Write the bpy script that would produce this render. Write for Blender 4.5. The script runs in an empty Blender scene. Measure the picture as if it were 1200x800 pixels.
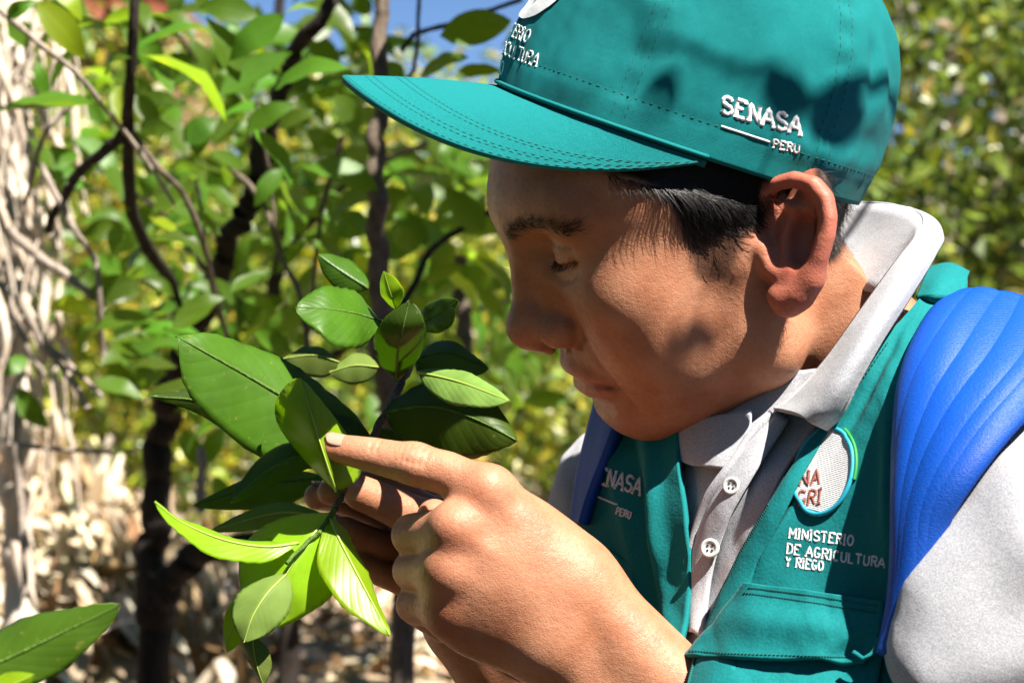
import bpy, math, random
import numpy as np
from mathutils import Vector, Matrix

# ------------------------------------------------------------------ camera, light, exposure
scene = bpy.context.scene
HC = 1.45                       # camera height above the path (m)
FPX = 2500.0                    # focal length in pixels of a 1200 px wide frame
cam_d = bpy.data.cameras.new('camera')
cam = bpy.data.objects.new('camera', cam_d)
scene.collection.objects.link(cam)
cam.location = (0, 0, HC)
cam.rotation_euler = (math.radians(90), 0, 0)
cam_d.sensor_width = 22.3
cam_d.lens = 22.3 * FPX / 1200.0
cam_d.clip_start = 0.05
cam_d.clip_end = 400
cam_d.dof.use_dof = True
cam_d.dof.focus_distance = 1.0
cam_d.dof.aperture_fstop = 8.0
scene.camera = cam

SUN = np.array([0.38, -0.43, 0.82]); SUN /= np.linalg.norm(SUN)   # towards the sun
world = bpy.data.worlds.new('World'); scene.world = world; world.use_nodes = True
wn = world.node_tree.nodes; wl = world.node_tree.links
sky = wn.new('ShaderNodeTexSky'); sky.sky_type = 'NISHITA'; sky.sun_disc = False
sky.sun_elevation = math.asin(SUN[2]); sky.sun_rotation = math.atan2(SUN[0], SUN[1])
sky.altitude = 4500; sky.dust_density = 0.05; sky.air_density = 1.0; sky.ozone_density = 6.0
wl.new(sky.outputs[0], wn['Background'].inputs[0]); wn['Background'].inputs[1].default_value = 0.05

sun_d = bpy.data.lights.new('sun', 'SUN'); sun_d.energy = 5.0; sun_d.angle = math.radians(0.55)
sun_d.color = (1.0, 0.95, 0.86)
sun_o = bpy.data.objects.new('sun', sun_d); scene.collection.objects.link(sun_o)
sun_o.rotation_euler = Vector(SUN).to_track_quat('Z', 'Y').to_euler()
sun_o.location = (2, -2, 6)

scene.view_settings.view_transform = 'Standard'; scene.view_settings.look = 'None'
scene.view_settings.gamma = 1.0; scene.view_settings.exposure = 1.5
scene.view_settings.use_curve_mapping = False
scene.render.engine = 'CYCLES'
scene.cycles.use_denoising = True
scene.cycles.max_bounces = 8; scene.cycles.diffuse_bounces = 1
scene.cycles.transparent_max_bounces = 8
scene.cycles.sample_clamp_indirect = 6.0

rng = np.random.default_rng(11); random.seed(11)
COL = scene.collection

# ------------------------------------------------------------------ helpers
def P(u, v, d):                 # a point seen at (u, v) of the 1200x800 frame, d metres away
    return np.array([(u - 600.0) / FPX * d, d, HC - (v - 400.0) / FPX * d])
def PA(a):
    a = np.asarray(a, float)
    return np.stack([(a[:, 0] - 600) / FPX * a[:, 2], a[:, 2], HC - (a[:, 1] - 400) / FPX * a[:, 2]], 1)
def proj(p):
    p = np.asarray(p); return np.stack([600 + p[:, 0] / p[:, 1] * FPX, 400 - (p[:, 2] - HC) / p[:, 1] * FPX], 1)
def nrm(a):
    a = np.asarray(a, float); return a / (np.linalg.norm(a, axis=-1, keepdims=True) + 1e-12)

def spl(pts, n):                # Catmull-Rom through control points, n samples even in parameter
    p = np.asarray(pts, float); m = len(p)
    e = np.vstack([2 * p[0] - p[1], p, 2 * p[-1] - p[-2]])
    t = np.linspace(0, m - 1, n); i = np.minimum(t.astype(int), m - 2); f = (t - i)[:, None]
    a, b, c, d = e[i], e[i + 1], e[i + 2], e[i + 3]
    return 0.5 * (2 * b + (c - a) * f + (2 * a - 5 * b + 4 * c - d) * f ** 2 + (3 * b - a - 3 * c + d) * f ** 3)

def mesh_np(name, V, F, smooth=True, uv=None, attrs=None):
    """V (n,3), F (m,3|4) arrays, or a list of such face arrays."""
    me = bpy.data.meshes.new(name)
    Fs = F if isinstance(F, list) else [F]
    Fs = [np.asarray(f, np.int32) for f in Fs if len(f)]
    V = np.asarray(V, np.float32)
    me.vertices.add(len(V)); me.vertices.foreach_set('co', V.ravel())
    loops = np.concatenate([f.ravel() for f in Fs])
    tot = np.concatenate([np.full(len(f), f.shape[1], np.int32) for f in Fs])
    st = np.concatenate([[0], np.cumsum(tot)[:-1]]).astype(np.int32)
    me.loops.add(len(loops)); me.loops.foreach_set('vertex_index', loops)
    me.polygons.add(len(tot)); me.polygons.foreach_set('loop_start', st)
    try: me.polygons.foreach_set('loop_total', tot)
    except Exception: pass
    me.polygons.foreach_set('use_smooth', np.full(len(tot), smooth, bool))
    me.update(calc_edges=True)
    if uv is not None:
        l = me.uv_layers.new(name='UVMap'); l.data.foreach_set('uv', np.asarray(uv, np.float32)[loops].ravel())
    if attrs:
        for k, a in attrs.items():
            a = np.asarray(a, np.float32)
            if a.ndim == 1:
                at = me.attributes.new(k, 'FLOAT', 'POINT'); at.data.foreach_set('value', a)
            else:
                at = me.attributes.new(k, 'FLOAT_COLOR', 'POINT'); at.data.foreach_set('color', a.ravel())
    me.validate(clean_customdata=False)
    return me

def worldloc(o):                # parts keep world coordinates, so only a thing itself is off the origin
    return o.location.copy() if o.parent is None else Vector((0, 0, 0))
def link(name, me, mat=None, parent=None, **kw):
    o = bpy.data.objects.new(name, me); COL.objects.link(o)
    if mat is not None and me is not None and not me.materials: me.materials.append(mat)
    if parent is not None:
        o.parent = parent; o.matrix_parent_inverse = Matrix.Translation(-worldloc(parent))
    for k, v in kw.items(): o[k] = v
    return o
def obj(name, V, F, mat, parent=None, smooth=True, uv=None, attrs=None, **kw):
    return link(name, mesh_np(name, V, F, smooth, uv, attrs), mat, parent, **kw)
def empty(name, loc, label, category, group=None):
    o = bpy.data.objects.new(name, None); COL.objects.link(o); o.location = loc; o.empty_display_size = 0.05
    o['label'] = label; o['category'] = category
    if group: o['group'] = group
    return o
def tag(o, label, category=None, group=None, kind=None):
    o['label'] = label
    if category: o['category'] = category
    if group: o['group'] = group
    if kind: o['kind'] = kind
    return o
def solid(o, t, off=-1.0):
    m = o.modifiers.new('thick', 'SOLIDIFY'); m.thickness = t; m.offset = off; m.use_even_offset = False
    return o

class MB:                       # collects grids, tubes and raw pieces into one mesh
    def __init__(s): s.V = []; s.F4 = []; s.F3 = []; s.n = 0; s.UV = []
    def raw(s, V, F, uv=None):
        F = np.asarray(F, np.int64); V = np.asarray(V, float)
        (s.F4 if F.shape[1] == 4 else s.F3).append(F + s.n); s.V.append(V); s.n += len(V)
        s.UV.append(np.zeros((len(V), 2)) if uv is None else uv)
    def grid(s, G, close_u=False, close_v=False):
        a, b = G.shape[:2]; F = grid_faces(a, b, close_u, close_v)
        uu, vv = np.meshgrid(np.linspace(0, 1, a), np.linspace(0, 1, b), indexing='ij')
        s.raw(G.reshape(-1, 3), F, np.stack([uu, vv], -1).reshape(-1, 2))
    def tube(s, pts, rad, n=6, caps=True, flat=None):
        G = tube_grid(pts, rad, n, flat); s.grid(G, False, True)
        if caps:
            m = len(pts); base = s.n - m * n
            for k, c in ((0, pts[0]), (m - 1, pts[-1])):
                idx = base + k * n + np.arange(n)
                s.V.append(np.asarray(c, float)[None]); s.UV.append(np.zeros((1, 2))); ci = s.n; s.n += 1
                nx = np.roll(idx, -1)
                f = np.stack([np.full(n, ci), nx, idx], 1) if k == 0 else np.stack([np.full(n, ci), idx, nx], 1)
                s.F3.append(f)
    def build(s, name, mat, parent=None, smooth=True, uv=False, **kw):
        F = []
        if s.F4: F.append(np.concatenate(s.F4))
        if s.F3: F.append(np.concatenate(s.F3))
        return obj(name, np.concatenate(s.V), F, mat, parent, smooth, np.concatenate(s.UV) if uv else None, **kw)
def grid_faces(a, b, cu=False, cv=False):
    i, j = np.meshgrid(np.arange(a if cu else a - 1), np.arange(b if cv else b - 1), indexing='ij')
    i2 = (i + 1) % a; j2 = (j + 1) % b
    return np.stack([i * b + j, i2 * b + j, i2 * b + j2, i * b + j2], -1).reshape(-1, 4)
def tube_grid(pts, rad, n=6, flat=None):
    p = np.asarray(pts, float); m = len(p); rad = np.broadcast_to(np.asarray(rad, float), (m,))
    T = nrm(np.gradient(p, axis=0)); ref = np.array([0.31, -0.62, 0.72]) if flat is None else np.asarray(flat, float)
    N = nrm(np.cross(T, ref)); B = np.cross(T, N)
    a = np.arange(n) / n * 2 * np.pi
    return p[:, None] + rad[:, None, None] * (np.cos(a)[None, :, None] * N[:, None] + np.sin(a)[None, :, None] * B[:, None])

def vnoise(p, scale=1.0, seed=0, oct=3):      # cheap smooth noise in [-1, 1]
    p = np.asarray(p, float) * scale; r = np.random.default_rng(seed); o = np.zeros(len(p)); amp = 1; tot = 0
    for k in range(oct):
        for j in range(4):
            w = nrm(r.normal(size=p.shape[1])) * (1.7 ** k) * (0.7 + 0.6 * r.random()); ph = r.random() * 6.28
            q = p + 0.45 * np.sin(p[:, ::-1] * (1.9 ** k) * 1.3 + ph)
            o += amp * np.sin(q @ w * 2 * np.pi + ph) * 0.25
        tot += amp; amp *= 0.5
    return o / tot * 1.6

# ------------------------------------------------------------------ implicit surfaces
def sd_ell(p, c, r, M=None):
    q = p - np.asarray(c, np.float32)
    if M is not None: q = q @ np.asarray(M, np.float32)
    r = np.asarray(r, np.float32)
    a = q / r; k0 = np.sqrt((a * a).sum(1)); a /= r; k1 = np.sqrt((a * a).sum(1)) + 1e-9
    return k0 * (k0 - 1.0) / k1
def sd_cone(p, a, b, ra, rb):
    a = np.asarray(a, np.float32); b = np.asarray(b, np.float32); ba = b - a
    q = p - a; t = np.clip(q @ ba / (float(ba @ ba) + 1e-9), 0, 1)
    q = q - t[:, None] * ba
    return np.sqrt((q * q).sum(1)) - (ra + (rb - ra) * t)
def sd_chain(p, pts, rs, k=None):
    d = None
    for i in range(len(pts) - 1):
        e = sd_cone(p, pts[i], pts[i + 1], rs[i], rs[i + 1])
        d = e if d is None else (np.minimum(d, e) if not k else smin(d, e, k))
    return d
def smin(a, b, k):
    h = np.maximum(k - np.abs(a - b), 0) / k
    return np.minimum(a, b) - h * h * k * 0.25
def ssub(a, b, k):              # a minus b
    h = np.maximum(k - np.abs(a + b), 0) / k
    return np.maximum(a, -b) + h * h * k * 0.25

def polygonize(f, lo, hi, h, B=8):
    """Surface nets on a sparse evaluation of f over the box lo..hi with step h."""
    lo = np.asarray(lo, np.float32); n = (np.ceil((np.asarray(hi) - lo) / (h * B)).astype(int)) * B + 1
    nb = (n - 1) // B
    bi = np.stack(np.meshgrid(*[np.arange(k) for k in nb], indexing='ij'), -1).reshape(-1, 3)
    dc = f((lo + (bi + 0.5) * B * h).astype(np.float32))
    A = np.empty(n, np.float32)
    big = np.repeat(np.repeat(np.repeat(dc.reshape(nb), B, 0), B, 1), B, 2)
    A[:-1, :-1, :-1] = big; A[-1] = A[-2]; A[:, -1] = A[:, -2]; A[:, :, -1] = A[:, :, -2]
    act = bi[np.abs(dc) < B * h * 1.75]
    o = np.stack(np.meshgrid(*[np.arange(B + 1)] * 3, indexing='ij'), -1).reshape(-1, 3)
    for s in range(0, len(act), 1500):
        idx = (act[s:s + 1500, None] * B + o[None]).reshape(-1, 3)
        A[idx[:, 0], idx[:, 1], idx[:, 2]] = f((lo + idx * np.float32(h)).astype(np.float32))
    S = A < 0
    c = S[:-1, :-1, :-1].astype(np.int8)
    for dx, dy, dz in ((1,0,0),(0,1,0),(0,0,1),(1,1,0),(1,0,1),(0,1,1),(1,1,1)):
        c = c + S[dx:n[0]-1+dx, dy:n[1]-1+dy, dz:n[2]-1+dz]
    ci = np.argwhere((c > 0) & (c < 8))
    ids = np.full(c.shape, -1, np.int32); ids[ci[:, 0], ci[:, 1], ci[:, 2]] = np.arange(len(ci))
    acc = np.zeros((len(ci), 3)); cnt = np.zeros(len(ci))
    cor = [(x, y, z) for x in (0, 1) for y in (0, 1) for z in (0, 1)]
    val = {q: A[ci[:, 0] + q[0], ci[:, 1] + q[1], ci[:, 2] + q[2]] for q in cor}
    for q in cor:
        for ax in range(3):
            if q[ax] == 0:
                r = list(q); r[ax] = 1; r = tuple(r); a, b = val[q], val[r]
                m = (a < 0) != (b < 0); t = np.where(m, a / np.where(m, a - b, 1), 0)
                pt = np.tile(np.array(q, float), (len(ci), 1)); pt[:, ax] += t
                acc[m] += pt[m]; cnt[m] += 1
    V = lo + (ci + acc / cnt[:, None]) * h
    Q = []
    for ax in range(3):
        b1, b2 = (ax + 1) % 3, (ax + 2) % 3
        sl0 = [slice(None)] * 3; sl1 = [slice(None)] * 3; sl0[ax] = slice(0, -1); sl1[ax] = slice(1, None)
        s0, s1 = S[tuple(sl0)], S[tuple(sl1)]
        e = np.argwhere(s0 != s1); e = e[(e[:, b1] > 0) & (e[:, b2] > 0) & (e[:, b1] < n[b1] - 1) & (e[:, b2] < n[b2] - 1)]
        fl = s0[e[:, 0], e[:, 1], e[:, 2]]
        def cell(d1, d2):
            q = e.copy(); q[:, b1] -= d1; q[:, b2] -= d2; return ids[q[:, 0], q[:, 1], q[:, 2]]
        q = np.stack([cell(1, 1), cell(0, 1), cell(0, 0), cell(1, 0)], 1)
        q[~fl] = q[~fl][:, ::-1]; Q.append(q)
    Q = np.concatenate(Q); Q = Q[(Q >= 0).all(1)]
    return V, Q
def vert_normals(V, Q):
    n = np.cross(V[Q[:, 2]] - V[Q[:, 0]], V[Q[:, 3]] - V[Q[:, 1]]); N = np.zeros_like(V)
    for k in range(4):
        for j in range(3): N[:, j] += np.bincount(Q[:, k], n[:, j], len(V))
    return nrm(N)
def relax(V, Q, it=1, w=0.5):
    for _ in range(it):
        acc = np.zeros_like(V); cnt = np.zeros(len(V))
        for a, b in ((0, 1), (1, 2), (2, 3), (3, 0)):
            for x, y in ((a, b), (b, a)):
                for j in range(3): acc[:, j] += np.bincount(Q[:, x], V[Q[:, y], j], len(V))
                cnt += np.bincount(Q[:, x], minlength=len(V))
        V = V * (1 - w) + w * acc / np.maximum(cnt, 1)[:, None]
    return V
def seg_dist(p, poly):
    d = None
    for a, b in zip(poly[:-1], poly[1:]):
        e = sd_cone(p, a, b, 0, 0); d = e if d is None else np.minimum(d, e)
    return d
def in_poly(uv, poly):
    x, y = uv[:, 0], uv[:, 1]; ins = np.zeros(len(uv), bool); poly = np.asarray(poly, float)
    for (x1, y1), (x2, y2) in zip(poly, np.roll(poly, -1, 0)):
        c = ((y1 > y) != (y2 > y)) & (x < (x2 - x1) * (y - y1) / (y2 - y1 + 1e-12) + x1); ins ^= c
    return ins

# ------------------------------------------------------------------ materials
def mat(name, base=(0.5, 0.5, 0.5), rough=0.6, **kw):
    m = bpy.data.materials.new(name); m.use_nodes = True; b = m.node_tree.nodes['Principled BSDF']
    b.inputs['Base Color'].default_value = (*base, 1); b.inputs['Roughness'].default_value = rough
    for k, v in kw.items():
        b.inputs[k].default_value = v
    return m
class NT:
    def __init__(s, m): s.m = m; s.t = m.node_tree; s.b = s.t.nodes['Principled BSDF']
    def n(s, kind, **kw):
        x = s.t.nodes.new('ShaderNode' + kind)
        for k, v in kw.items():
            if k in x.inputs: x.inputs[k].default_value = v
            else: setattr(x, k, v)
        return x
    def l(s, a, b): s.t.links.new(a, b); return s
    def coords(s, which='Object', scale=(1, 1, 1), rot=(0, 0, 0)):
        c = s.n('TexCoord'); mp = s.n('Mapping'); mp.inputs['Scale'].default_value = scale; mp.inputs['Rotation'].default_value = rot
        s.l(c.outputs[which], mp.inputs['Vector']); return mp.outputs[0]
    def noise(s, vec, scale, detail=3, rough=0.6):
        x = s.n('TexNoise'); x.inputs['Scale'].default_value = scale; x.inputs['Detail'].default_value = detail
        x.inputs['Roughness'].default_value = rough; s.l(vec, x.inputs['Vector']); return x.outputs['Fac']
    def ramp(s, fac, stops):
        x = s.n('ValToRGB'); e = x.color_ramp.elements
        while len(e) < len(stops): e.new(0.5)
        for q, (p, c) in zip(e, stops): q.position = p; q.color = (*c, 1) if len(c) == 3 else c
        s.l(fac, x.inputs[0]); return x.outputs[0]
    def mix(s, a, b, fac, mode='MIX'):
        x = s.n('Mix', data_type='RGBA', blend_type=mode)
        for i, q in ((6, a), (7, b), (0, fac)):
            if hasattr(q, 'is_output'): s.l(q, x.inputs[i])
            else: x.inputs[i].default_value = (*q, 1) if isinstance(q, tuple) and len(q) == 3 else q
        return x.outputs[2]
    def bump(s, h, strength=0.3, dist=0.001, prev=None):
        x = s.n('Bump'); x.inputs['Strength'].default_value = strength; x.inputs['Distance'].default_value = dist
        s.l(h, x.inputs['Height'])
        if prev is not None: s.l(prev, x.inputs['Normal'])
        return x.outputs[0]
    def attr(s, name, out='Fac'):
        x = s.n('Attribute', attribute_name=name); return x.outputs[out]
    def math(s, op, a, b=0.0):
        x = s.n('Math', operation=op)
        for i, q in ((0, a), (1, b)):
            if hasattr(q, 'is_output'): s.l(q, x.inputs[i])
            else: x.inputs[i].default_value = q
        return x.outputs[0]

M = {}
def skin_mat():
    m = mat('skin', (0.45, 0.235, 0.15), 0.46); k = NT(m); b = k.b
    v = k.coords('Object')
    n1 = k.noise(v, 45, 4); n2 = k.noise(v, 420, 3); n3 = k.noise(v, 1500, 2)
    c = k.mix((0.37, 0.142, 0.072), (0.52, 0.245, 0.142), k.ramp(n1, [(0.3, (0, 0, 0)), (0.7, (1, 1, 1))]))
    c = k.mix(c, (0.29, 0.11, 0.065), k.math('MULTIPLY', k.ramp(n2, [(0.52, (0, 0, 0)), (0.75, (1, 1, 1))]), 0.35))
    c = k.mix(c, (0.46, 0.105, 0.075), k.attr('red'))
    c = k.mix(c, (0.016, 0.012, 0.011), k.attr('hairmask'))
    k.l(c, b.inputs['Base Color'])
    b.inputs['Subsurface Weight'].default_value = 0.22; b.inputs['Subsurface Scale'].default_value = 0.006
    b.inputs['Subsurface Radius'].default_value = (1.0, 0.32, 0.16)
    b.inputs['Specular IOR Level'].default_value = 0.30
    r = k.ramp(n2, [(0.35, (0.34,) * 3), (0.7, (0.56,) * 3)]); k.l(r, b.inputs['Roughness'])
    vo = k.n('TexVoronoi', feature='DISTANCE_TO_EDGE'); vo.inputs['Scale'].default_value = 850; k.l(v, vo.inputs['Vector'])
    bp = k.bump(n2, 0.34, 0.0009); bp = k.bump(n3, 0.55, 0.0004, bp); bp = k.bump(k.ramp(vo.outputs['Distance'], [(0.0, (0, 0, 0)), (0.12, (1, 1, 1))]), 0.16, 0.0003, bp); k.l(bp, b.inputs['Normal'])
    return m
def twill(name, base, scale=900, amt=0.12, rough=0.85, coord='UV', sheen=0.03, worn=0.25, strength=0.5):
    m = mat(name, base, rough); k = NT(m); b = k.b
    v = k.coords(coord); w = k.n('TexWave'); w.inputs['Scale'].default_value = scale; w.inputs['Distortion'].default_value = 0.6
    w.inputs['Detail'].default_value = 1; w.bands_direction = 'DIAGONAL'; k.l(v, w.inputs['Vector'])
    o = k.coords('Object'); n1 = k.noise(o, 30, 4); n2 = k.noise(o, 700, 2)
    dk = tuple(x * (1 - 2.2 * amt) for x in base); lt = tuple(min(1, x * (1 + 1.2 * amt) + 0.01 * amt) for x in base)
    c = k.mix(dk, lt, k.math('MULTIPLY', k.math('ADD', w.outputs['Fac'], n2), 0.55) if coord == 'UV' else n2)
    c = k.mix(c, tuple(x * 0.78 for x in base), k.math('MULTIPLY', k.ramp(n1, [(0.45, (0, 0, 0)), (0.7, (1, 1, 1))]), worn))
    k.l(c, b.inputs['Base Color'])
    b.inputs['Sheen Weight'].default_value = sheen; b.inputs['Sheen Roughness'].default_value = 0.4
    b.inputs['Specular IOR Level'].default_value = 0.25
    bp = k.bump(w.outputs['Fac'] if coord == 'UV' else n2, strength, 0.0004); bp = k.bump(n1, 0.25, 0.003, bp); k.l(bp, b.inputs['Normal'])
    return m
def knit_mat(name, c0, c1, scale=800):
    m = mat(name, c0, 0.9); k = NT(m); o = k.coords('Object'); n = k.noise(o, scale, 2, 0.7); n2 = k.noise(o, 25, 4)
    c = k.mix(c0, c1, k.ramp(n, [(0.35, (0, 0, 0)), (0.65, (1, 1, 1))]))
    k.l(c, k.b.inputs['Base Color']); k.b.inputs['Sheen Weight'].default_value = 0.2
    bp = k.bump(n, 0.35, 0.0006); bp = k.bump(n2, 0.3, 0.004, bp); k.l(bp, k.b.inputs['Normal'])
    k.b.inputs['Specular IOR Level'].default_value = 0.2
    return m
def leaf_mat(name, front, back, trans, rough=0.35, vein=1.0, spec=0.5, tw=0.35, spots=0.0):
    m = bpy.data.materials.new(name); m.use_nodes = True; k = NT(m); b = k.b; t = k.t
    uv = k.n('TexCoord').outputs['UV']; sep = k.n('SeparateXYZ'); k.l(uv, sep.inputs[0])
    x, y = sep.outputs[0], sep.outputs[1]                                  # x along, y across -1..1 mapped 0..1
    ay = k.math('ABSOLUTE', k.math('MULTIPLY', k.math('SUBTRACT', y, 0.5), 2.0))
    ph = k.math('SUBTRACT', k.math('MULTIPLY', x, 11.0), k.math('MULTIPLY', ay, 2.6))
    fr = k.math('ABSOLUTE', k.math('SUBTRACT', k.math('FRACT', ph), 0.5))
    lat = k.ramp(fr, [(0.0, (1, 1, 1)), (0.07, (0, 0, 0))]); mid = k.ramp(ay, [(0.0, (1, 1, 1)), (0.055, (0, 0, 0))])
    info = k.n('ObjectInfo'); o = k.coords('Object'); n1 = k.noise(o, 60, 4); n2 = k.noise(o, 500, 3)
    hs = k.n('HueSaturation'); hs.inputs['Color'].default_value = (*front, 1)
    k.l(k.math('ADD', k.math('MULTIPLY', info.outputs['Random'], 0.05), 0.475), hs.inputs['Hue'])
    k.l(k.math('ADD', k.math('MULTIPLY', info.outputs['Random'], 0.9), 0.5), hs.inputs['Value'])
    f = k.mix(hs.outputs[0], tuple(q * 0.55 for q in front), k.math('MULTIPLY', k.ramp(n1, [(0.4, (0, 0, 0)), (0.7, (1, 1, 1))]), 0.5))
    vc = tuple(min(1, q * 1.6 + 0.05) for q in front)
    f = k.mix(f, vc, k.math('MULTIPLY', lat, 0.10 * vein)); f = k.mix(f, vc, k.math('MULTIPLY', mid, 0.45 * vein))
    if spots > 0:
        sp = k.ramp(k.noise(o, 260, 2), [(0.66, (0, 0, 0)), (0.72, (1, 1, 1))]); f = k.mix(f, (0.30, 0.27, 0.06), k.math('MULTIPLY', sp, spots))
    geo = k.n('NewGeometry')
    c = k.mix(f, k.mix(back, vc, k.math('MULTIPLY', mid, 0.6)), geo.outputs['Backfacing'])
    k.l(c, b.inputs['Base Color']); b.inputs['Roughness'].default_value = rough; b.inputs['Specular IOR Level'].default_value = spec
    hgt = k.math('ADD', k.math('MULTIPLY', k.ramp(fr, [(0.0, (1, 1, 1)), (0.30, (0, 0, 0))]), -0.5), k.math('MULTIPLY', n2, 0.35))
    bp = k.bump(hgt, 0.10 * vein + 0.05, 0.0009); k.l(bp, b.inputs['Normal'])
    tr = k.n('BsdfTranslucent'); tc = k.mix(trans, tuple(q * 0.5 for q in trans), k.math('MULTIPLY', k.math('ADD', lat, mid), 0.4)); k.l(tc, tr.inputs['Color'])
    ms = k.n('MixShader'); ms.inputs[0].default_value = tw
    k.l(b.outputs[0], ms.inputs[1]); k.l(tr.outputs[0], ms.inputs[2]); k.l(ms.outputs[0], t.nodes['Material Output'].inputs[0])
    return m
def bark_mat(name, a, c, scale=60, stretch=0.25):
    m = mat(name, a, 0.9); k = NT(m); v = k.coords('Object', (1, 1, stretch)); n = k.noise(v, scale, 5, 0.7)
    k.l(k.mix(a, c, k.ramp(n, [(0.35, (0, 0, 0)), (0.68, (1, 1, 1))])), k.b.inputs['Base Color'])
    k.l(k.bump(n, 0.8, 0.006), k.b.inputs['Normal']); k.b.inputs['Specular IOR Level'].default_value = 0.2
    return m
# ================================================================== SETTING
def terrain(x, y):
    x = np.asarray(x, float); y = np.asarray(y, float)
    z = np.interp(y, [-50, 1.45, 2.0, 3.1, 3.7, 5.5, 9, 16, 30, 60, 140], [-2.0, 0, 0.30, 0.90, 0.98, 0.95, 1.15, 1.75, 3.3, 5.6, 13.0])
    z = z + 0.62 * np.exp(-((x + 1.02) / 0.34) ** 2 - ((y - 3.1) / 0.8) ** 2)
    b = np.clip((y - 1.5) / 1.0, 0, 1)
    p = np.stack([x.ravel(), y.ravel()], 1)
    return z + (0.03 * vnoise(p, 0.9, 3, 3) + 0.012 * vnoise(p, 4.0, 4, 2)).reshape(x.shape) * b
ys = np.concatenate([np.linspace(-20, 1.2, 24), np.linspace(1.3, 6.0, 130), np.geomspace(6.1, 140, 60)])
xs = np.concatenate([-np.geomspace(90, 2.1, 26), np.linspace(-2, 2, 130), np.geomspace(2.1, 90, 26)])
XX, YY = np.meshgrid(xs, ys, indexing='ij'); ZZ = terrain(XX, YY)
gm = mat('leaf_litter_soil', (0.3, 0.2, 0.12), 0.95); k = NT(gm); v = k.coords('Object')
n1 = k.noise(v, 2.2, 5); n2 = k.noise(v, 22, 5, 0.7); n3 = k.noise(v, 90, 3)
c = k.mix((0.36, 0.25, 0.155), (0.58, 0.46, 0.33), k.ramp(n2, [(0.35, (0, 0, 0)), (0.62, (1, 1, 1))]))
c = k.mix(c, (0.13, 0.08, 0.045), k.math('MULTIPLY', k.ramp(n3, [(0.5, (0, 0, 0)), (0.75, (1, 1, 1))]), 0.7))
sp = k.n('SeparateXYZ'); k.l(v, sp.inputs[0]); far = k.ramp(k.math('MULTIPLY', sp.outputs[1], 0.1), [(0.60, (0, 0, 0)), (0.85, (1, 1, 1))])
near_shade = k.ramp(k.math('MULTIPLY', sp.outputs[1], 0.1), [(0.20, (1, 1, 1)), (0.26, (0, 0, 0))])
c = k.mix(c, k.mix((0.045, 0.030, 0.018), (0.085, 0.055, 0.032), n2), near_shade)      # tree shade painted into the near ground as darker soil colour
c = k.mix(c, k.mix((0.09, 0.13, 0.025), (0.22, 0.24, 0.06), n1), far); k.l(c, k.b.inputs['Base Color'])
k.l(k.bump(n2, 0.8, 0.03), k.b.inputs['Normal']); k.b.inputs['Specular IOR Level'].default_value = 0.15
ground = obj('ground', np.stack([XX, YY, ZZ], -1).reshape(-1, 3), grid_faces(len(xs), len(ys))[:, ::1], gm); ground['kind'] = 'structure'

# -- many-leaf masses: one mesh, a folded four-sided blade for each leaf
def leaf_cloud(name, cen, nor, L_, W_, col, mt, kind='stuff', parent=None, seed=0, **kw):
    r = np.random.default_rng(seed); n = len(cen)
    a = nrm(np.cross(nor, r.normal(size=(n, 3)))); b = np.cross(nor, a)
    L_ = np.broadcast_to(L_, (n,))[:, None]; W_ = np.broadcast_to(W_, (n,))[:, None]
    f = (0.12 + 0.25 * r.random((n, 1))) * W_
    dr = (r.random((n, 1)) - 0.3) * 0.35 * L_
    V = np.stack([cen - a * L_ * 0.5, cen - b * W_ * 0.5 + nor * f - a * L_ * 0.05, cen + nor * 0, cen + b * W_ * 0.5 + nor * f - a * L_ * 0.05, cen + a * L_ * 0.5 - nor * dr], 1)
    base = (np.arange(n) * 5)[:, None]
    F = np.concatenate([base + np.array([0, 2, 1]), base + np.array([0, 3, 2]), base + np.array([1, 2, 4]), base + np.array([2, 3, 4])])
    C = np.repeat(np.concatenate([col, np.ones((n, 1))], 1), 5, 0)
    o = obj(name, V.reshape(-1, 3), F, mt, parent, smooth=False, attrs=dict(tint=C), **kw)
    if kind: o['kind'] = kind
    return o
def tint_mat(name, trans=0.35, rough=0.4, spec=0.5, tb=1.6):
    m = bpy.data.materials.new(name); m.use_nodes = True; k = NT(m); c = k.attr('tint', 'Color')
    k.l(c, k.b.inputs['Base Color']); k.b.inputs['Roughness'].default_value = rough; k.b.inputs['Specular IOR Level'].default_value = spec
    t = k.n('BsdfTranslucent'); k.l(k.mix(c, (tb, tb * 0.95, tb * 0.35), 1.0, 'MULTIPLY'), t.inputs['Color'])
    ms = k.n('MixShader'); ms.inputs[0].default_value = trans; k.l(k.b.outputs[0], ms.inputs[1]); k.l(t.outputs[0], ms.inputs[2]); k.l(ms.outputs[0], k.t.nodes['Material Output'].inputs[0])
    return m
M['far_leaf'] = tint_mat('far_foliage', 0.35, 0.38, 0.6)
M['dry_leaf'] = tint_mat('dry_litter', 0.15, 0.8, 0.25, 1.1)
def palette(n, cols, wts, r, jit=0.25):
    i = r.choice(len(cols), n, p=np.array(wts) / sum(wts)); c = np.array(cols)[i]; return np.clip(c * (1 + jit * r.normal(size=(n, 1))) * (1 + 0.04 * r.normal(size=(n, 3))), 0.003, 0.9)
def blobs(specs, per, r):
    C, N = [], []
    for (c, rad) in specs:
        d = nrm(r.normal(size=(per, 3))); rr = rad * (0.45 + 0.6 * r.random((per, 1)) ** 0.5) * (1 + 0.25 * np.sin(d[:, :1] * 5 + d[:, 2:] * 7))
        C.append(c + d * rr * np.array([1, 1, 0.85])); N.append(nrm(d + r.normal(size=(per, 3)) * 0.8 + np.array([0.2, -0.25, 0.5])))
    return np.concatenate(C), np.concatenate(N)
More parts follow.
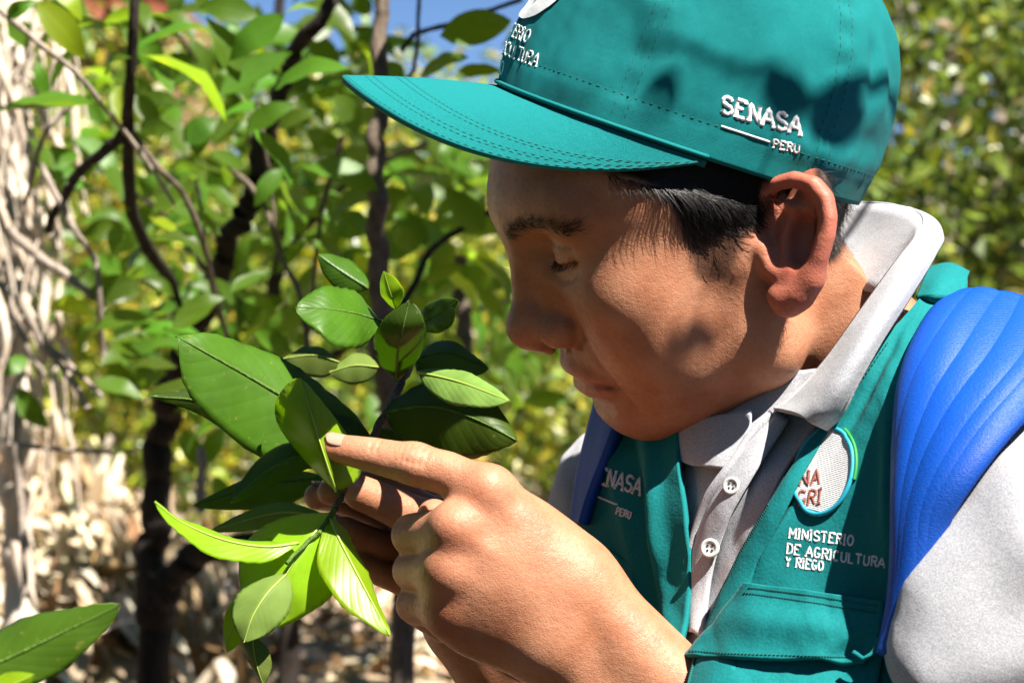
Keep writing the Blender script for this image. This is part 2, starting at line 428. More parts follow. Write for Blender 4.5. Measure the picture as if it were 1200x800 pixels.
GREENS = [(0.20, 0.29, 0.025), (0.33, 0.38, 0.03), (0.05, 0.09, 0.012), (0.46, 0.44, 0.05), (0.50, 0.38, 0.04), (0.42, 0.40, 0.24)]
r_ = np.random.default_rng(5)
def wall(n, u0, u1, y0, y1, vtop, rad, r):
    out = []
    for _ in range(n):
        y = r.uniform(y0, y1); u = r.uniform(u0, u1); x = (u - 600) / FPX * y; g = float(terrain(np.array([x]), np.array([y]))[0])
        zt = HC - (vtop(u) - 400) / FPX * y; z = r.uniform(g, max(zt, g + 0.15)); out.append((np.array([x, y, z]), rad * r.uniform(0.6, 1.25)))
    return out
def vt_left(u): return np.interp(u, [-300, 70, 95, 215, 245, 300, 350, 480, 620, 700, 1000, 1100, 1500], [-60, -30, 95, 95, 20, 60, 110, 90, 120, 60, -20, -60, -80]) + r_.uniform(-20, 70)
c, n = blobs(wall(330, -250, 760, 5.2, 8.5, vt_left, 0.20, r_), 110, r_)
leaf_cloud('sunlit_thicket', c, n, r_.uniform(0.03, 0.06, len(c)), r_.uniform(0.018, 0.034, len(c)), palette(len(c), GREENS, [4, 3.5, 5.5, 2.6, 1.2, 1.0], r_), M['far_leaf'], seed=1, label='sunlit yellow green thicket far behind the leaves and cap')
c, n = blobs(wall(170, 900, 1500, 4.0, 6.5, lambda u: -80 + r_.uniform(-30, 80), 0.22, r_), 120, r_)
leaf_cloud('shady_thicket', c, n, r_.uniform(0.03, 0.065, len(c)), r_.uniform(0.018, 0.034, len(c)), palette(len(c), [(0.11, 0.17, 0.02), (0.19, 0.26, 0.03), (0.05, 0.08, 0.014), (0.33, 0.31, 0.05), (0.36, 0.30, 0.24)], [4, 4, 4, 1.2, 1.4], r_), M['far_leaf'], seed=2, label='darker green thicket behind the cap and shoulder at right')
c, n = blobs(wall(150, -900, 1900, 10, 16, lambda u: np.interp(u, [-900, 200, 330, 620, 760, 1900], [-60, -10, 150, 170, -20, -60]), 0.55, r_), 130, r_)
leaf_cloud('far_wood', c, n, r_.uniform(0.07, 0.13, len(c)), r_.uniform(0.04, 0.07, len(c)), palette(len(c), GREENS, [4, 3, 4, 1.5, 0.6, 0.6], r_), M['far_leaf'], seed=3, label='far hillside wood behind the thickets')

# -- dry litter
def litter(n, xr, yr, Lr, r, cols, wts, lift=0.012, tilt=0.5):
    x = r.uniform(*xr, n); y = r.uniform(*yr, n); z = terrain(x, y)
    c = np.stack([x, y, z + lift * r.random(n) * 2], 1); nn = nrm(np.array([0, -0.25, 1.0]) + r.normal(size=(n, 3)) * tilt)
    return c, nn, r.uniform(*Lr, n), palette(n, cols, wts, r)
DRY = [(0.46, 0.33, 0.20), (0.60, 0.48, 0.34), (0.32, 0.19, 0.09), (0.20, 0.11, 0.06), (0.66, 0.57, 0.45)]
c, n, l_, cl = litter(16000, (-1.6, 1.6), (2.3, 6.2), (0.025, 0.075), r_, DRY, [3, 4, 2, 1, 2])
leaf_cloud('leaf_litter', c, n, l_, l_ * r_.uniform(0.3, 0.5, len(l_)), cl, M['dry_leaf'], seed=4, label='dry tan leaf litter covering the slope')
# dry maize husks heaped on the bank: each a long curled ribbon
def husks(name, n, pos, dirs, L_, W_, mt, seed, label, bend=0.35):
    r = np.random.default_rng(seed); T = np.linspace(0, 1, 6); d = nrm(dirs); up = nrm(np.cross(d, nrm(r.normal(size=(n, 3))))); sd = np.cross(d, up)
    L_ = np.broadcast_to(L_, (n,)); W_ = np.broadcast_to(W_, (n,)); cv = r.normal(size=n) * bend; tw = r.normal(size=n) * 1.1
    V = np.zeros((n, 6, 3, 3))
    for i, t in enumerate(T):
        c = pos + d * (L_ * (t - 0.5))[:, None] + up * (L_ * cv * (t - 0.5) ** 2 * 2)[:, None]
        w = W_ * (0.35 + 0.65 * math.sin(math.pi * min(1, t * 0.9 + 0.08))); ca, sa = np.cos(tw * t)[:, None], np.sin(tw * t)[:, None]; s2 = sd * ca + up * sa; u2 = -sd * sa + up * ca
        for j, s in enumerate((-1, 0, 1)): V[:, i, j] = c + s2 * (w * 0.5 * s)[:, None] + u2 * (w * 0.22 * abs(s))[:, None]
    F = ((np.arange(n) * 18)[:, None, None] + grid_faces(6, 3)[None]).reshape(-1, 4)
    col = np.repeat(np.concatenate([palette(n, DRY, [3, 5, 1.5, .6, 4], r), np.ones((n, 1))], 1), 18, 0)
    o = obj(name, V.reshape(-1, 3), F, mt, attrs=dict(tint=col), label=label); o['kind'] = 'stuff'; return o
n = 2100; x = r_.uniform(-1.35, -0.36, n); y = r_.uniform(2.2, 3.9, n); pos = np.stack([x, y, terrain(x, y) + 0.01 + 0.05 * r_.random(n)], 1)
husks('dry_husks', n, pos, np.array([0.35, -0.45, -0.75]) + r_.normal(size=(n, 3)) * 0.45, r_.uniform(0.06, 0.20, n), r_.uniform(0.012, 0.032, n), M['dry_leaf'], 6, 'heap of bleached dry husks and straw on the bank at left')

# -- bleached dead trunk with hanging fibres
M['pale_bark'] = bark_mat('bleached_bark', (0.58, 0.43, 0.32), (0.82, 0.72, 0.61), 50, 0.2)
M['dark_bark'] = bark_mat('dark_bark', (0.018, 0.013, 0.011), (0.05, 0.038, 0.032), 70, 0.3)
M['twig'] = bark_mat('grey_twig_bark', (0.10, 0.075, 0.055), (0.22, 0.17, 0.13), 120, 0.4)
M['pale_twig'] = bark_mat('dry_twig_bark', (0.26, 0.20, 0.16), (0.48, 0.40, 0.34), 120, 0.4)
def limb(name, pts, r0, r1, mt, parent, n=40, sides=9, wob=0.15, seed=0, world=False):
    q = spl(pts if world else PA(pts), n); rr = np.linspace(r0, r1, n) * (1 + wob * vnoise(np.arange(n)[:, None] * 0.21, 1, seed, 2)); b = MB()
    q = q + (r0 * 0.35) * np.stack([vnoise(np.arange(n)[:, None] * 0.11, 1, seed + 1, 2), vnoise(np.arange(n)[:, None] * 0.13, 1, seed + 2, 2), np.zeros(n)], 1)
    b.tube(q, rr, sides); return b.build(name, mt, parent)
dt = empty('dead_trunk', tuple(P(20, 760, 2.55)), 'bleached dead trunk hung with pale dry fibres at left edge', 'dead tree')
limb('trunk', [(30, 980, 2.5), (26, 800, 2.53), (22, 620, 2.55), (16, 480, 2.55), (24, 330, 2.56), (10, 180, 2.58), (18, 60, 2.6), (5, -80, 2.62)], 0.022, 0.020, M['pale_bark'], dt, 70, 14, 0.25, 3)
for i in range(80):
    u0 = r_.uniform(-30, 75); v0 = r_.uniform(-60, 420); l = r_.uniform(80, 240); d = 2.48 + r_.uniform(-0.07, 0.05); du = r_.normal() * 34
    limb('bark_strip', [(u0, v0, d), (u0 + du * .3 + r_.normal() * 6, v0 + l * .35, d - .01), (u0 + du * .7 + r_.normal() * 6, v0 + l * .7, d), (u0 + du, v0 + l, d + .01)], r_.uniform(0.002, 0.007), 0.0012, M['pale_bark'], dt, 14, 5, 0.5, i)
# -- adobe wall far behind
M['adobe'] = bark_mat('adobe', (0.24, 0.13, 0.075), (0.34, 0.20, 0.12), 6, 1.0)
hut = empty('adobe_hut', (-1.9, 8.2, float(terrain(np.array([-1.9]), np.array([8.2]))[0])), 'brown adobe wall glimpsed behind the leaves at upper left', 'hut')
def box(name, lo, hi, mt, parent, bev=0.02):
    lo, hi = np.array(lo, float), np.array(hi, float); V = np.array([[(lo, hi)[i][0], (lo, hi)[j][1], (lo, hi)[k_][2]] for i in (0, 1) for j in (0, 1) for k_ in (0, 1)])
    F = [(0, 1, 3, 2), (4, 6, 7, 5), (0, 4, 5, 1), (2, 3, 7, 6), (0, 2, 6, 4), (1, 5, 7, 3)]; o = obj(name, V, np.array(F), mt, parent, smooth=False)
    m = o.modifiers.new('b', 'BEVEL'); m.width = bev; m.segments = 2; return o
box('wall', (-2.3, 8.2, 0.9), (-1.25, 9.6, 2.74), M['adobe'], hut)
M['tile'] = bark_mat('red_roof_tile', (0.25, 0.07, 0.04), (0.38, 0.14, 0.08), 12, 1.0)
for i in range(9): limb('roof_tile', [(-2.3 + i * 0.125, 7.95, 2.72), (-2.3 + i * 0.125, 8.9, 3.1)], 0.07, 0.07, M['tile'], hut, 6, 10, 0.03, i, True)

# -- unseen trees added behind and beside the camera to cut sky light
sp_ = []; saz = math.atan2(SUN[1], SUN[0])
for _ in range(420):
    an = r_.uniform(math.radians(140), math.radians(400)); R_ = r_.uniform(3.4, 5.6); x, y = R_ * math.cos(an), R_ * math.sin(an) + 0.5
    if y > 1.8 and abs(x) < 3.0: continue
    da = abs((an - saz + math.pi) % (2 * math.pi) - math.pi); top = 2.6 if da < 0.75 else 5.6
    g_ = float(terrain(np.array([x]), np.array([y]))[0]); sp_.append((np.array([x, y, g_ + r_.uniform(0.2, top)]), r_.uniform(0.5, 0.8)))
c, n = blobs(sp_, 110, r_)
leaf_cloud('sky_block_trees', c, n, r_.uniform(0.10, 0.18, len(c)), r_.uniform(0.06, 0.10, len(c)), palette(len(c), [(0.06, 0.11, 0.015), (0.09, 0.15, 0.02), (0.04, 0.07, 0.012)], [1, 1, 1], r_), M['far_leaf'], seed=9, label='unseen trees added beside and behind the viewer to block sky light')
# ================================================================== PERSON
from mathutils.bvhtree import BVHTree
M['skin'] = skin_mat()
M['teal'] = twill('teal_twill', (0.001, 0.180, 0.185), 1.0, 0.16, coord='Object', worn=0.3)
M['teal_cap'] = twill('teal_cap_twill', (0.001, 0.190, 0.195), 1.0, 0.14, coord='UV', worn=0.15)
for nm, sc_ in (('teal', 330), ('teal_cap', 150)):
    for n_ in M[nm].node_tree.nodes:
        if n_.type == 'TEX_WAVE': n_.inputs['Scale'].default_value = sc_
M['teal_dark'] = mat('teal_thread', (0.001, 0.10, 0.09), 0.8)
M['white_thread'] = knit_mat('white_thread', (0.62, 0.62, 0.62), (0.85, 0.85, 0.85), 2500)
M['red_thread'] = mat('brown_red_thread', (0.20, 0.055, 0.035), 0.7)
M['cyan_thread'] = mat('cyan_thread', (0.01, 0.30, 0.42), 0.6)
M['green_thread'] = mat('green_thread', (0.01, 0.22, 0.03), 0.6)
M['grey_knit'] = knit_mat('grey_melange_knit', (0.30, 0.30, 0.33), (0.50, 0.50, 0.53), 1500)
M['hair'] = mat('black_hair', (0.008, 0.007, 0.006), 0.42, **{'Specular IOR Level': 0.45})
M['lash'] = mat('eyelash', (0.01, 0.008, 0.007), 0.5)
M['nail'] = mat('fingernail', (0.46, 0.25, 0.18), 0.22, **{'Subsurface Weight': 0.15, 'Subsurface Scale': 0.004})
M['eyeball'] = mat('eyeball', (0.62, 0.56, 0.52), 0.12)
M['iris'] = mat('iris', (0.02, 0.010, 0.006), 0.1)
M['button'] = mat('shirt_button', (0.55, 0.55, 0.53), 0.35)
M['hole'] = mat('button_hole', (0.03, 0.03, 0.03), 0.8)
M['denim'] = knit_mat('denim', (0.03, 0.045, 0.09), (0.06, 0.08, 0.14), 700)
M['boot'] = mat('boot_leather', (0.05, 0.03, 0.02), 0.5)

person = empty('person', (0.20, 1.10, 0.0), 'person in teal cap and vest leaning over citrus leaves, pointing at one', 'person')

# cap frame: centre of the rim, forward, towards camera, up
cf, cb = P(584, 100, 1.018), P(1000, 236, 1.050)
CC = (cf + cb) / 2; CF = nrm(cf - cb); CAa = np.linalg.norm(cf - cb) / 2; CBb = 0.081
U0 = nrm(np.array([0, 0, 1.0]) - CF * CF[2]); S0 = np.cross(U0, CF); rr_ = math.radians(11.5)
CS = math.cos(rr_) * S0 - math.sin(rr_) * U0; CU = math.cos(rr_) * U0 + math.sin(rr_) * S0
CH = 0.122
# ---------------------------------------------------------------- head frame (mm: forward f, towards camera s, up u)
PITCH, ROLL, YAW = math.radians(26), math.radians(11), math.radians(9)
def head_axes():
    p, r, y = PITCH, ROLL, YAW
    f = np.array([-math.cos(p), 0, -math.sin(p)]); u = np.array([-math.sin(p), 0, math.cos(p)]); s = np.array([0, -1.0, 0])
    s, u = math.cos(r) * s - math.sin(r) * u, math.cos(r) * u + math.sin(r) * s
    Rz = np.array([[math.cos(y), -math.sin(y), 0], [math.sin(y), math.cos(y), 0], [0, 0, 1]])
    return np.stack([Rz @ f, Rz @ s, Rz @ u], 1)
HR = head_axes()
HO = P(897, 287, 0.976) - HR @ np.array([0, 0.072, 0])
def to_head(w): return (np.asarray(w) - HO) @ HR * 1000.0
def from_head(l): return HO + (np.asarray(l) / 1000.0) @ HR.T
def HP(u, v, d): return to_head(P(u, v, d))

ear = dict(
    helix=[(903, 252, .977), (897, 230, .973), (909, 215, .966), (931, 210, .960), (952, 217, .955), (965, 233, .952), (970, 254, .950), (968, 275, .950), (960, 301, .952), (950, 328, .956)],
    hr=[2.4, 3.0, 3.4, 3.8, 4.2, 4.4, 4.2, 4.0, 4.0, 4.6],
    anti=[(922, 238, .967), (937, 250, .9625), (945, 276, .9595), (940, 300, .9605), (930, 314, .964)], ar=[2.0, 2.8, 3.2, 3.0, 2.2],
    lobe=[(950, 328, .957), (936, 346, .961), (923, 353, .9655), (912, 347, .970)], lr=[4.6, 6.2, 6.6, 5.6])
EH = [HP(*q) for q in ear['helix']]; EA = [HP(*q) for q in ear['anti']]; EL = [HP(*q) for q in ear['lobe']]
e_long = nrm(HP(945, 212, .965) - HP(917, 362, .965)); e_n = nrm(np.cross(HP(970, 270, .952) - HP(900, 290, .977), e_long)); e_n *= np.sign(e_n[1])
e_x = np.cross(e_long, e_n); EM = np.stack([e_x, e_long, e_n], 1)
NECK0 = HP(945, 330, 1.065); NECK1 = HP(1040, 470, 1.085)
TRAG = [HP(893, 292, .974), HP(902, 316, .972)]
CONCHA = HP(920, 275, .955); PLATE = HP(942, 270, .9660)

def ear_sdf(q):
    e = sd_ell(q, PLATE, (15.5, 29, 5.6), EM)
    e = smin(e, sd_chain(q, EH, ear['hr']), 6.0)
    e = smin(e, sd_chain(q, EA, ear['ar']), 3)
    return smin(e, sd_chain(q, EL, ear['lr'], 4), 6)
FS = 1.10                        # the face is this much shallower than the control points say
def face_base(q):
    d = sd_ell(q, (12, 0, 36), (91, 75, 82))
    d = smin(d, sd_ell(q, (44, 0, 46), (58, 62, 44)), 18)
    d = smin(d, sd_ell(q, (46, 0, -8), (46, 61, 60)), 20)
    d = smin(d, sd_ell(q, (66, 45, 0), (27, 22, 20)), 20)                       # cheekbone
    d = smin(d, sd_ell(q, (60, 38, -30), (31, 29, 30)), 20)                     # cheek
    d = smin(d, sd_cone(q, (8, 56, -8), (16, 53, -46), 16, 17), 22)             # ramus
    d = smin(d, sd_cone(q, (16, 53, -46), (73, 16, -59), 19, 15), 22)           # jaw
    d = smin(d, sd_ell(q, (78, 0, -59), (19, 25, 16)), 16)                      # chin
    d = smin(d, sd_ell(q, (42, 0, -60), (44, 42, 24)), 20)                      # under the jaw
    d = smin(d, sd_ell(q, (75, 0, -29), (29, 33, 24)), 12)                      # mouth barrel
    d = smin(d, sd_cone(q, (93, 7, 50), (80, 42, 49), 10.5, 11), 14)            # brow
    d = ssub(d, sd_ell(q, (104, 31, 30.5), (18, 18, 12)), 12)                     # socket
    return d
def front(s_, u_, off=0.0):         # point of the bare face at side s, height u (control units)
    f = np.linspace(135, 30, 420); q = np.stack([f, np.full(420, s_), np.full(420, u_)], 1).astype(np.float32); v = face_base(q)
    i = int(np.argmax(v < 0)); return np.array([f[i] - off, s_, u_])
EYE = np.array([77.0, 31, 30.0])
LIPU = [front(0.5, -30.5, 1.9), front(8, -31.5, 2.0), front(17, -34.2, 1.9), front(26, -38.0, 1.3), front(31, -40.5, 1.0)]
LIPL = [front(0, -44.5, 1.6), front(9, -44.5, 1.7), front(18, -43.5, 1.9), front(26, -42, 1.6)]
MOUTH = [front(0, -37.4, -2.6), front(9, -37.6, -2.6), front(18, -38.7, -1.8), front(27, -40.2, -0.2), front(33, -42.0, 0.1), front(36, -44.0, -0.3)]
def head_sdf(p):
    s0 = p[:, 1]; q = p.copy(); q[:, 1] = np.sqrt(s0 * s0 + 6.0) - 0.6
    e_q = q; q = q.copy(); q[:, 0] = np.where(q[:, 0] > 0, q[:, 0] * FS, q[:, 0])
    d = face_base(q)
    d = smin(d, sd_cone(q, (99, 0, 40), (111, 0, 4), 6.0, 8.0), 8)              # bridge
    d = smin(d, sd_cone(q, (94, 7, 24), (99, 10, -3), 6, 7.5), 8)               # nose side
    d = smin(d, sd_ell(q, (113, 0, -4), (14, 11.5, 11.5)), 6)                   # tip
    d = smin(d, sd_ell(q, (101, 14.5, -9), (12.5, 6.6, 8.8)), 5.0)                  # wing
    d = smin(d, sd_cone(q, (118, 0, -10), (109, 0, -18), 4.2, 4.2), 4)
    d = ssub(d, sd_ell(q, (107, 9.5, -18.0), (8.0, 4.2, 5.5)), 2.0)             # nostril
    d = ssub(d, sd_chain(q, [front(19, 4, -8), front(23.5, -3, -1.5), front(24.5, -10, -0.8), front(21, -17, -0.8)], [0.8, 1.2, 1.2, 0.8]), 5.0)
    d = smin(d, sd_chain(q, LIPU, [4.6, 4.8, 4.4, 3.0, 2.0]), 3.5)
    d = smin(d, sd_chain(q, LIPL, [6.0, 6.0, 5.2, 3.4]), 3.5)
    d = ssub(d, sd_chain(q, MOUTH, [1.3, 1.3, 1.4, 1.5, 1.5, 1.0]), 2.6)
    d = ssub(d, sd_cone(q, front(0, -52, -3.0), front(16, -53, -2.5), 3.4, 2.4), 7)   # groove over the chin
    d = smin(d, sd_ell(q, EYE, (15.2, 16.5, 14.0)), 3.0)                        # lids
    d = ssub(d, sd_chain(q, [EYE + np.array(x) for x in ((10.0, -11, -6.5), (15.0, -5, -7.2), (15.6, 3, -7.4), (11.8, 10.5, -6.2), (6.0, 15.0, -4.6))], [0.5, 2.2, 2.5, 2.0, 0.7]), 1.0)
    d = smin(d, sd_chain(q, [EYE + np.array(x) for x in ((10.4, -11, -3.6), (14.6, -5, -4.0), (15.2, 3, -4.0), (11.6, 10.5, -3.2), (6.0, 15.0, -2.6))], [0.5, 1.2, 1.2, 1.0, 0.5]), 1.5)
    d = smin(d, sd_chain(q, [EYE + np.array(x) for x in ((9.6, -10, -10.0), (12.2, -3, -11.4), (12.2, 4, -11.2), (8.6, 11, -9.0))], [0.6, 1.5, 1.5, 0.8]), 3.0)
    d = ssub(d, sd_chain(q, [EYE + np.array(x) for x in ((11, -12, 3.0), (15.0, -4, 5.0), (14.8, 5, 5.0), (8.5, 15, 3.0))], [0.5, 1.2, 1.2, 0.6]), 2.0)
    # ear
    q = e_q; e = ear_sdf(q)
    d = smin(d, e, 5)
    d = smin(d, sd_cone(q, HP(938, 270, .978), HP(925, 320, .978), 8, 7), 6)
    d = ssub(d, sd_ell(q, CONCHA, (8.6, 14.5, 21), EM), 3)
    d = ssub(d, sd_chain(q, [HP(914, 226, .960), HP(935, 222, .954), HP(955, 240, .9475), HP(959, 270, .946)], [1.3, 1.8, 1.7, 0.9]), 3.5)
    d = smin(d, sd_ell(q, HP(931, 272, .9795), (19, 29, 3.6), EM), 4)
    d = smin(d, sd_cone(q, TRAG[0], TRAG[1], 4.6, 4.0), 3.5)
    d = smin(d, sd_cone(q, HP(918, 322, .969), HP(931, 327, .965), 3.2, 3.4), 6)
    # neck (not mirrored)
    d = smin(d, sd_cone(p, NECK0, NECK1, 57, 62), 20)
    return d
hv, hq = polygonize(head_sdf, (-95, -116, -150), (130, 116, 122), 1.25)
hv = relax(hv, hq, 1, 0.35)
hn = vert_normals(hv, hq)
_w = from_head(hv) - CC; _x, _y, _z = _w @ CF / CAa, _w @ CS / CBb, _w @ CU           # the skull stays inside the cap
_r = np.sqrt(_x ** 2 + _y ** 2) + 1e-9; _lim = np.where(_z > 0, 0.93 * np.sqrt(np.clip(1 - (_z / CH) ** 2, 0.0, 1)), 0.93 + np.clip((-_z - 0.012) / 0.03, 0, 1) ** 1.5 * 0.5)
_e = ear_sdf((np.abs(hv * np.array([0, 1, 0])) + hv * np.array([1, 0, 1])).astype(np.float32)); _ew = np.clip((_e - 0.8) / 3, 0, 1)
_k = np.where((_z > -0.042) & (_r > _lim), _lim / _r, 1.0); _k = 1 + (_k - 1) * _ew; _zz = np.where(_e > 2, np.minimum(_z, CH * 0.93), _z)
hv = to_head(CC + (_x * _k * CAa)[:, None] * CF + (_y * _k * CBb)[:, None] * CS + _zz[:, None] * CU)
_sm = np.clip(1 - np.abs(_e - 3.5) / 3.5, 0, 1) * (_z > -0.05) * (_r > 0.8)
for _ in range(6): hv = hv + (relax(hv, hq, 1, 0.6) - hv) * _sm[:, None]
hn = vert_normals(hv, hq)
hvm = hv.copy(); hvm[:, 1] = np.abs(hvm[:, 1])
def crease(V, N, poly, amp, sig):
    d = seg_dist(V.astype(np.float32), poly); return V + N * (amp * np.exp(-(d / sig) ** 2))[:, None]
side = np.sign(hv[:, 1])
hm, hnm = hvm, hn.copy(); hnm[:, 1] *= np.where(side == 0, 1, side)
FSP = lambda P_: [np.array([x / FS, y, z]) for x, y, z in P_]
SF = lambda P_: [np.array([front(x, y)[0] / FS, x, y]) for x, y in P_]
hm = crease(hm, hnm, SF([(23, -6), (28, -16), (33, -27), (37, -37)]), -1.1, 3.0)              # nasolabial fold
hm = crease(hm, hnm, SF([(36, -43), (37, -50), (35, -56)]), -0.7, 3.0)
hm = crease(hm, hnm, SF([(20, 20), (28, 16), (38, 17), (44, 20)]), -0.8, 2.2)                 # under the eye
hm = crease(hm, hnm, SF([(0, -20), (0, -28)]), -0.6, 2.4)                                     # philtrum
hv = np.stack([hm[:, 0], hm[:, 1] * np.where(side == 0, 1, side), hm[:, 2]], 1)
hn = vert_normals(hv, hq)
hw = from_head(hv); hpx = proj(hw)
# skin's own colour masks, plus a backlit glow painted red into the ear
lipd = np.minimum(seg_dist(hvm.astype(np.float32), [np.array([x[0] / FS + 3, x[1], x[2] - 1]) for x in LIPU[:4]]), seg_dist(hvm.astype(np.float32), [np.array([x[0] / FS + 4, x[1], x[2] + 1]) for x in LIPL]))
red = 0.55 * np.exp(-(lipd / 4.2) ** 2)
eard = seg_dist(hvm.astype(np.float32), EH); red = np.maximum(red, 0.70 * np.exp(-(np.minimum(eard, seg_dist(hvm.astype(np.float32), [PLATE, EL[1]]) - 4).clip(0) / 15.0) ** 2))
red = np.maximum(red, 0.22 * np.exp(-(np.linalg.norm(hvm - np.array([118, 0, -6]), axis=1) / 16) ** 2))
BROW = SF([(10, 43.5), (16, 46.5), (26, 49), (38, 49.5), (47, 47.5), (54, 43)])
_b2 = hvm.astype(np.float32) * np.array([0.15, 1, 1], np.float32); browd = seg_dist(_b2, [np.array([x * 0.15, y, z]) for x, y, z in BROW]); browd[hv[:, 0] < 55] = 99
hairm = 0.50 * np.exp(-(browd / 3.6) ** 2)
TEMPLE = [(690, 60), (705, 198), (740, 206), (768, 220), (788, 240), (803, 280), (818, 328), (852, 326), (872, 282), (884, 248), (892, 232), (905, 205), (900, 60)]
NAPE = [(955, 190), (1040, 190), (1010, 246), (1002, 272), (988, 294), (976, 308), (955, 300)]
near = hn[:, 1] > -0.2
tm = in_poly(hpx, TEMPLE) & (hv[:, 1] > 20); nm_ = in_poly(hpx, NAPE) & (hv[:, 1] > 5)
# soften the mask edge by averaging over neighbours
hmk = (tm | nm_).astype(float); hmk[eard < 5] *= 0.0
for _ in range(5): hmk = relax(hmk[:, None].repeat(3, 1), hq, 1, 0.6)[:, 0]
hairm = np.maximum(hairm, np.clip(hmk * 1.15, 0, 1) * (0.97 - 0.30 * np.clip((hpx[:, 1] - 255) / 50, 0, 1) * (hpx[:, 0] < 880)))
hairm = np.maximum(hairm, np.clip((hv[:, 2] - 86) / 8, 0, 1) * (hv[:, 0] < 92))
stub = np.exp(-(seg_dist(hvm.astype(np.float32), SF([(0, -24), (14, -26), (26, -33), (31, -40)])) / 5) ** 2) * 0.16
stub = np.maximum(stub, 0.12 * np.exp(-(np.linalg.norm(hvm - np.array([82, 0, -62]), axis=1) / 20) ** 2))
hairm = np.maximum(hairm, stub)

# ---------------------------------------------------------------- hands and arms (mm, world axes)
def crop3(a, base):             # control points read in an enlarged view of the hands
    a = np.asarray(a, float); return PA(np.stack([340 + a[:, 0] / 2.4, 480 + a[:, 1] / 2.4, base + a[:, 2] / 1000.0], 1)) * 1000.0
L = lambda *a: crop3([a], 0.97)[0]
LI = crop3([(555, 232, -2), (440, 178, 3), (350, 154, 6), (232, 127, 10), (122, 106, 13)], 0.97); LIr = [10.8, 10.1, 9.6, 8.1, 6.4]
LM = crop3([(468, 338, -7), (345, 352, 24), (420, 400, 46), (470, 412, 36)], 0.97); LMr = [11.0, 10.2, 8.8, 7.6]
LR = crop3([(452, 455, -5), (346, 452, 26), (420, 500, 48), (475, 510, 38)], 0.97); LRr = [11.4, 9.8, 8.4, 7.2]
LP = crop3([(455, 560, 2), (350, 548, 26), (430, 606, 40), (492, 610, 34)], 0.97); LPr = [10.6, 8.9, 8.0, 6.6]
LT = crop3([(690, 520, 26), (560, 430, 44), (470, 340, 50), (405, 300, 50)], 0.97); LTr = [15, 12.5, 10.5, 8.5]
LC = crop3([(765, 505, 4), (762, 548, 1), (755, 596, 1), (738, 640, 5)], 0.97)
LWR = crop3([(806, 505, 6), (738, 640, 8)], 0.97); dirL = np.array([0.67, 0.74])
LEL = crop3([(770 + 0.67 * 1500 + 70, 572 + 0.74 * 1500 - 60, -25), (770 + 0.67 * 1500 - 70, 572 + 0.74 * 1500 + 60, -20)], 0.97)
LMID = crop3([(770 + 0.67 * 620 + 66, 572 + 0.74 * 620 - 60, -8), (770 + 0.67 * 620 - 66, 572 + 0.74 * 620 + 60, -2)], 0.97)
def lhand_sdf(p):
    d = sd_cone(p, LWR[0], LWR[1], 18.5, 17.5)
    d = smin(d, sd_cone(p, LWR[0], LMID[0], 18.5, 22.5), 14); d = smin(d, sd_cone(p, LWR[1], LMID[1], 17.5, 22.5), 14)
    d = smin(d, sd_cone(p, LMID[0], LEL[0], 22.5, 29), 14); d = smin(d, sd_cone(p, LMID[1], LEL[1], 22.5, 29), 14)
    for c, k, r in zip(LC, (LI[0], LM[0], LR[0], LP[0]), (10.3, 10.3, 10.0, 9.4)):
        d = smin(d, sd_cone(p, c, k, 15.5, r), 9)
    pc = (LI[0] + LM[0] + LR[0] + LP[0] + LC.sum(0)) / 8 + np.array([0, 6, 0])
    d = smin(d, sd_ell(p, pc, (37, 18.5, 37)), 18)
    d = smin(d, sd_cone(p, LC[3] + np.array([4, 10, 4]), LP[0] + np.array([10, 12, -6]), 16, 12), 14)
    for k0, k1 in ((LI[0], LM[0]), (LM[0], LR[0]), (LR[0], LP[0])):
        d = smin(d, sd_cone(p, k0 + np.array([2, 0.5, 0]), k1 + np.array([2, 0.5, 0]), 9.8, 9.8), 8)
    d = smin(d, sd_cone(p, LT[0], LT[1], LTr[0], LTr[1]), 14)
    f = None
    for c, r in ((LM, LMr), (LR, LRr), (LP, LPr), (LT[1:], LTr[1:])):
        e = sd_chain(p, c, r)
        f = e if f is None else smin(f, e, 2.2)
    f = smin(f, sd_chain(p, LI, LIr), 2.5)
    d = smin(d, f, 6.0)
    for k, r in zip((LI[0], LM[0], LR[0], LP[0]), (3.0, 3.4, 4.0, 4.0)):                            # knuckles stand proud
        d = smin(d, np.linalg.norm(p - (k + np.array([-1, -5.0, 2.4])).astype(np.float32), axis=1) - r, 13)
    d = smin(d, np.linalg.norm(p - (LI[2] + np.array([0, -0.8, 1.0])).astype(np.float32), axis=1) - 8.9, 4)
    d = smin(d, np.linalg.norm(p - L(735, 665, -2).astype(np.float32), axis=1) - 14, 14)            # ulna head
    return d
lo = np.minimum(LI.min(0), np.minimum(LP.min(0), LMID.min(0))) - 30; hi = np.maximum(LMID.max(0), LI.max(0)) + 45
hi[1] = max(hi[1], LT[:, 1].max() + 20)
lv, lq = polygonize(lhand_sdf, lo, hi, 0.9)
lv = relax(lv, lq, 2, 0.5); ln = vert_normals(lv, lq)
def wr(V, N, c, ax, half, amp, sig):        # a short skin wrinkle across a joint
    a, b = np.asarray(c) - np.asarray(ax) * half, np.asarray(c) + np.asarray(ax) * half
    return crease(V, N, [a, b], amp, sig)
ax_i = nrm(LI[3] - LI[1]); up_i = nrm(np.cross(ax_i, np.array([0, -1, 0]))); up_i *= np.sign(up_i[2])
frontv = np.array([0, -1.0, 0])
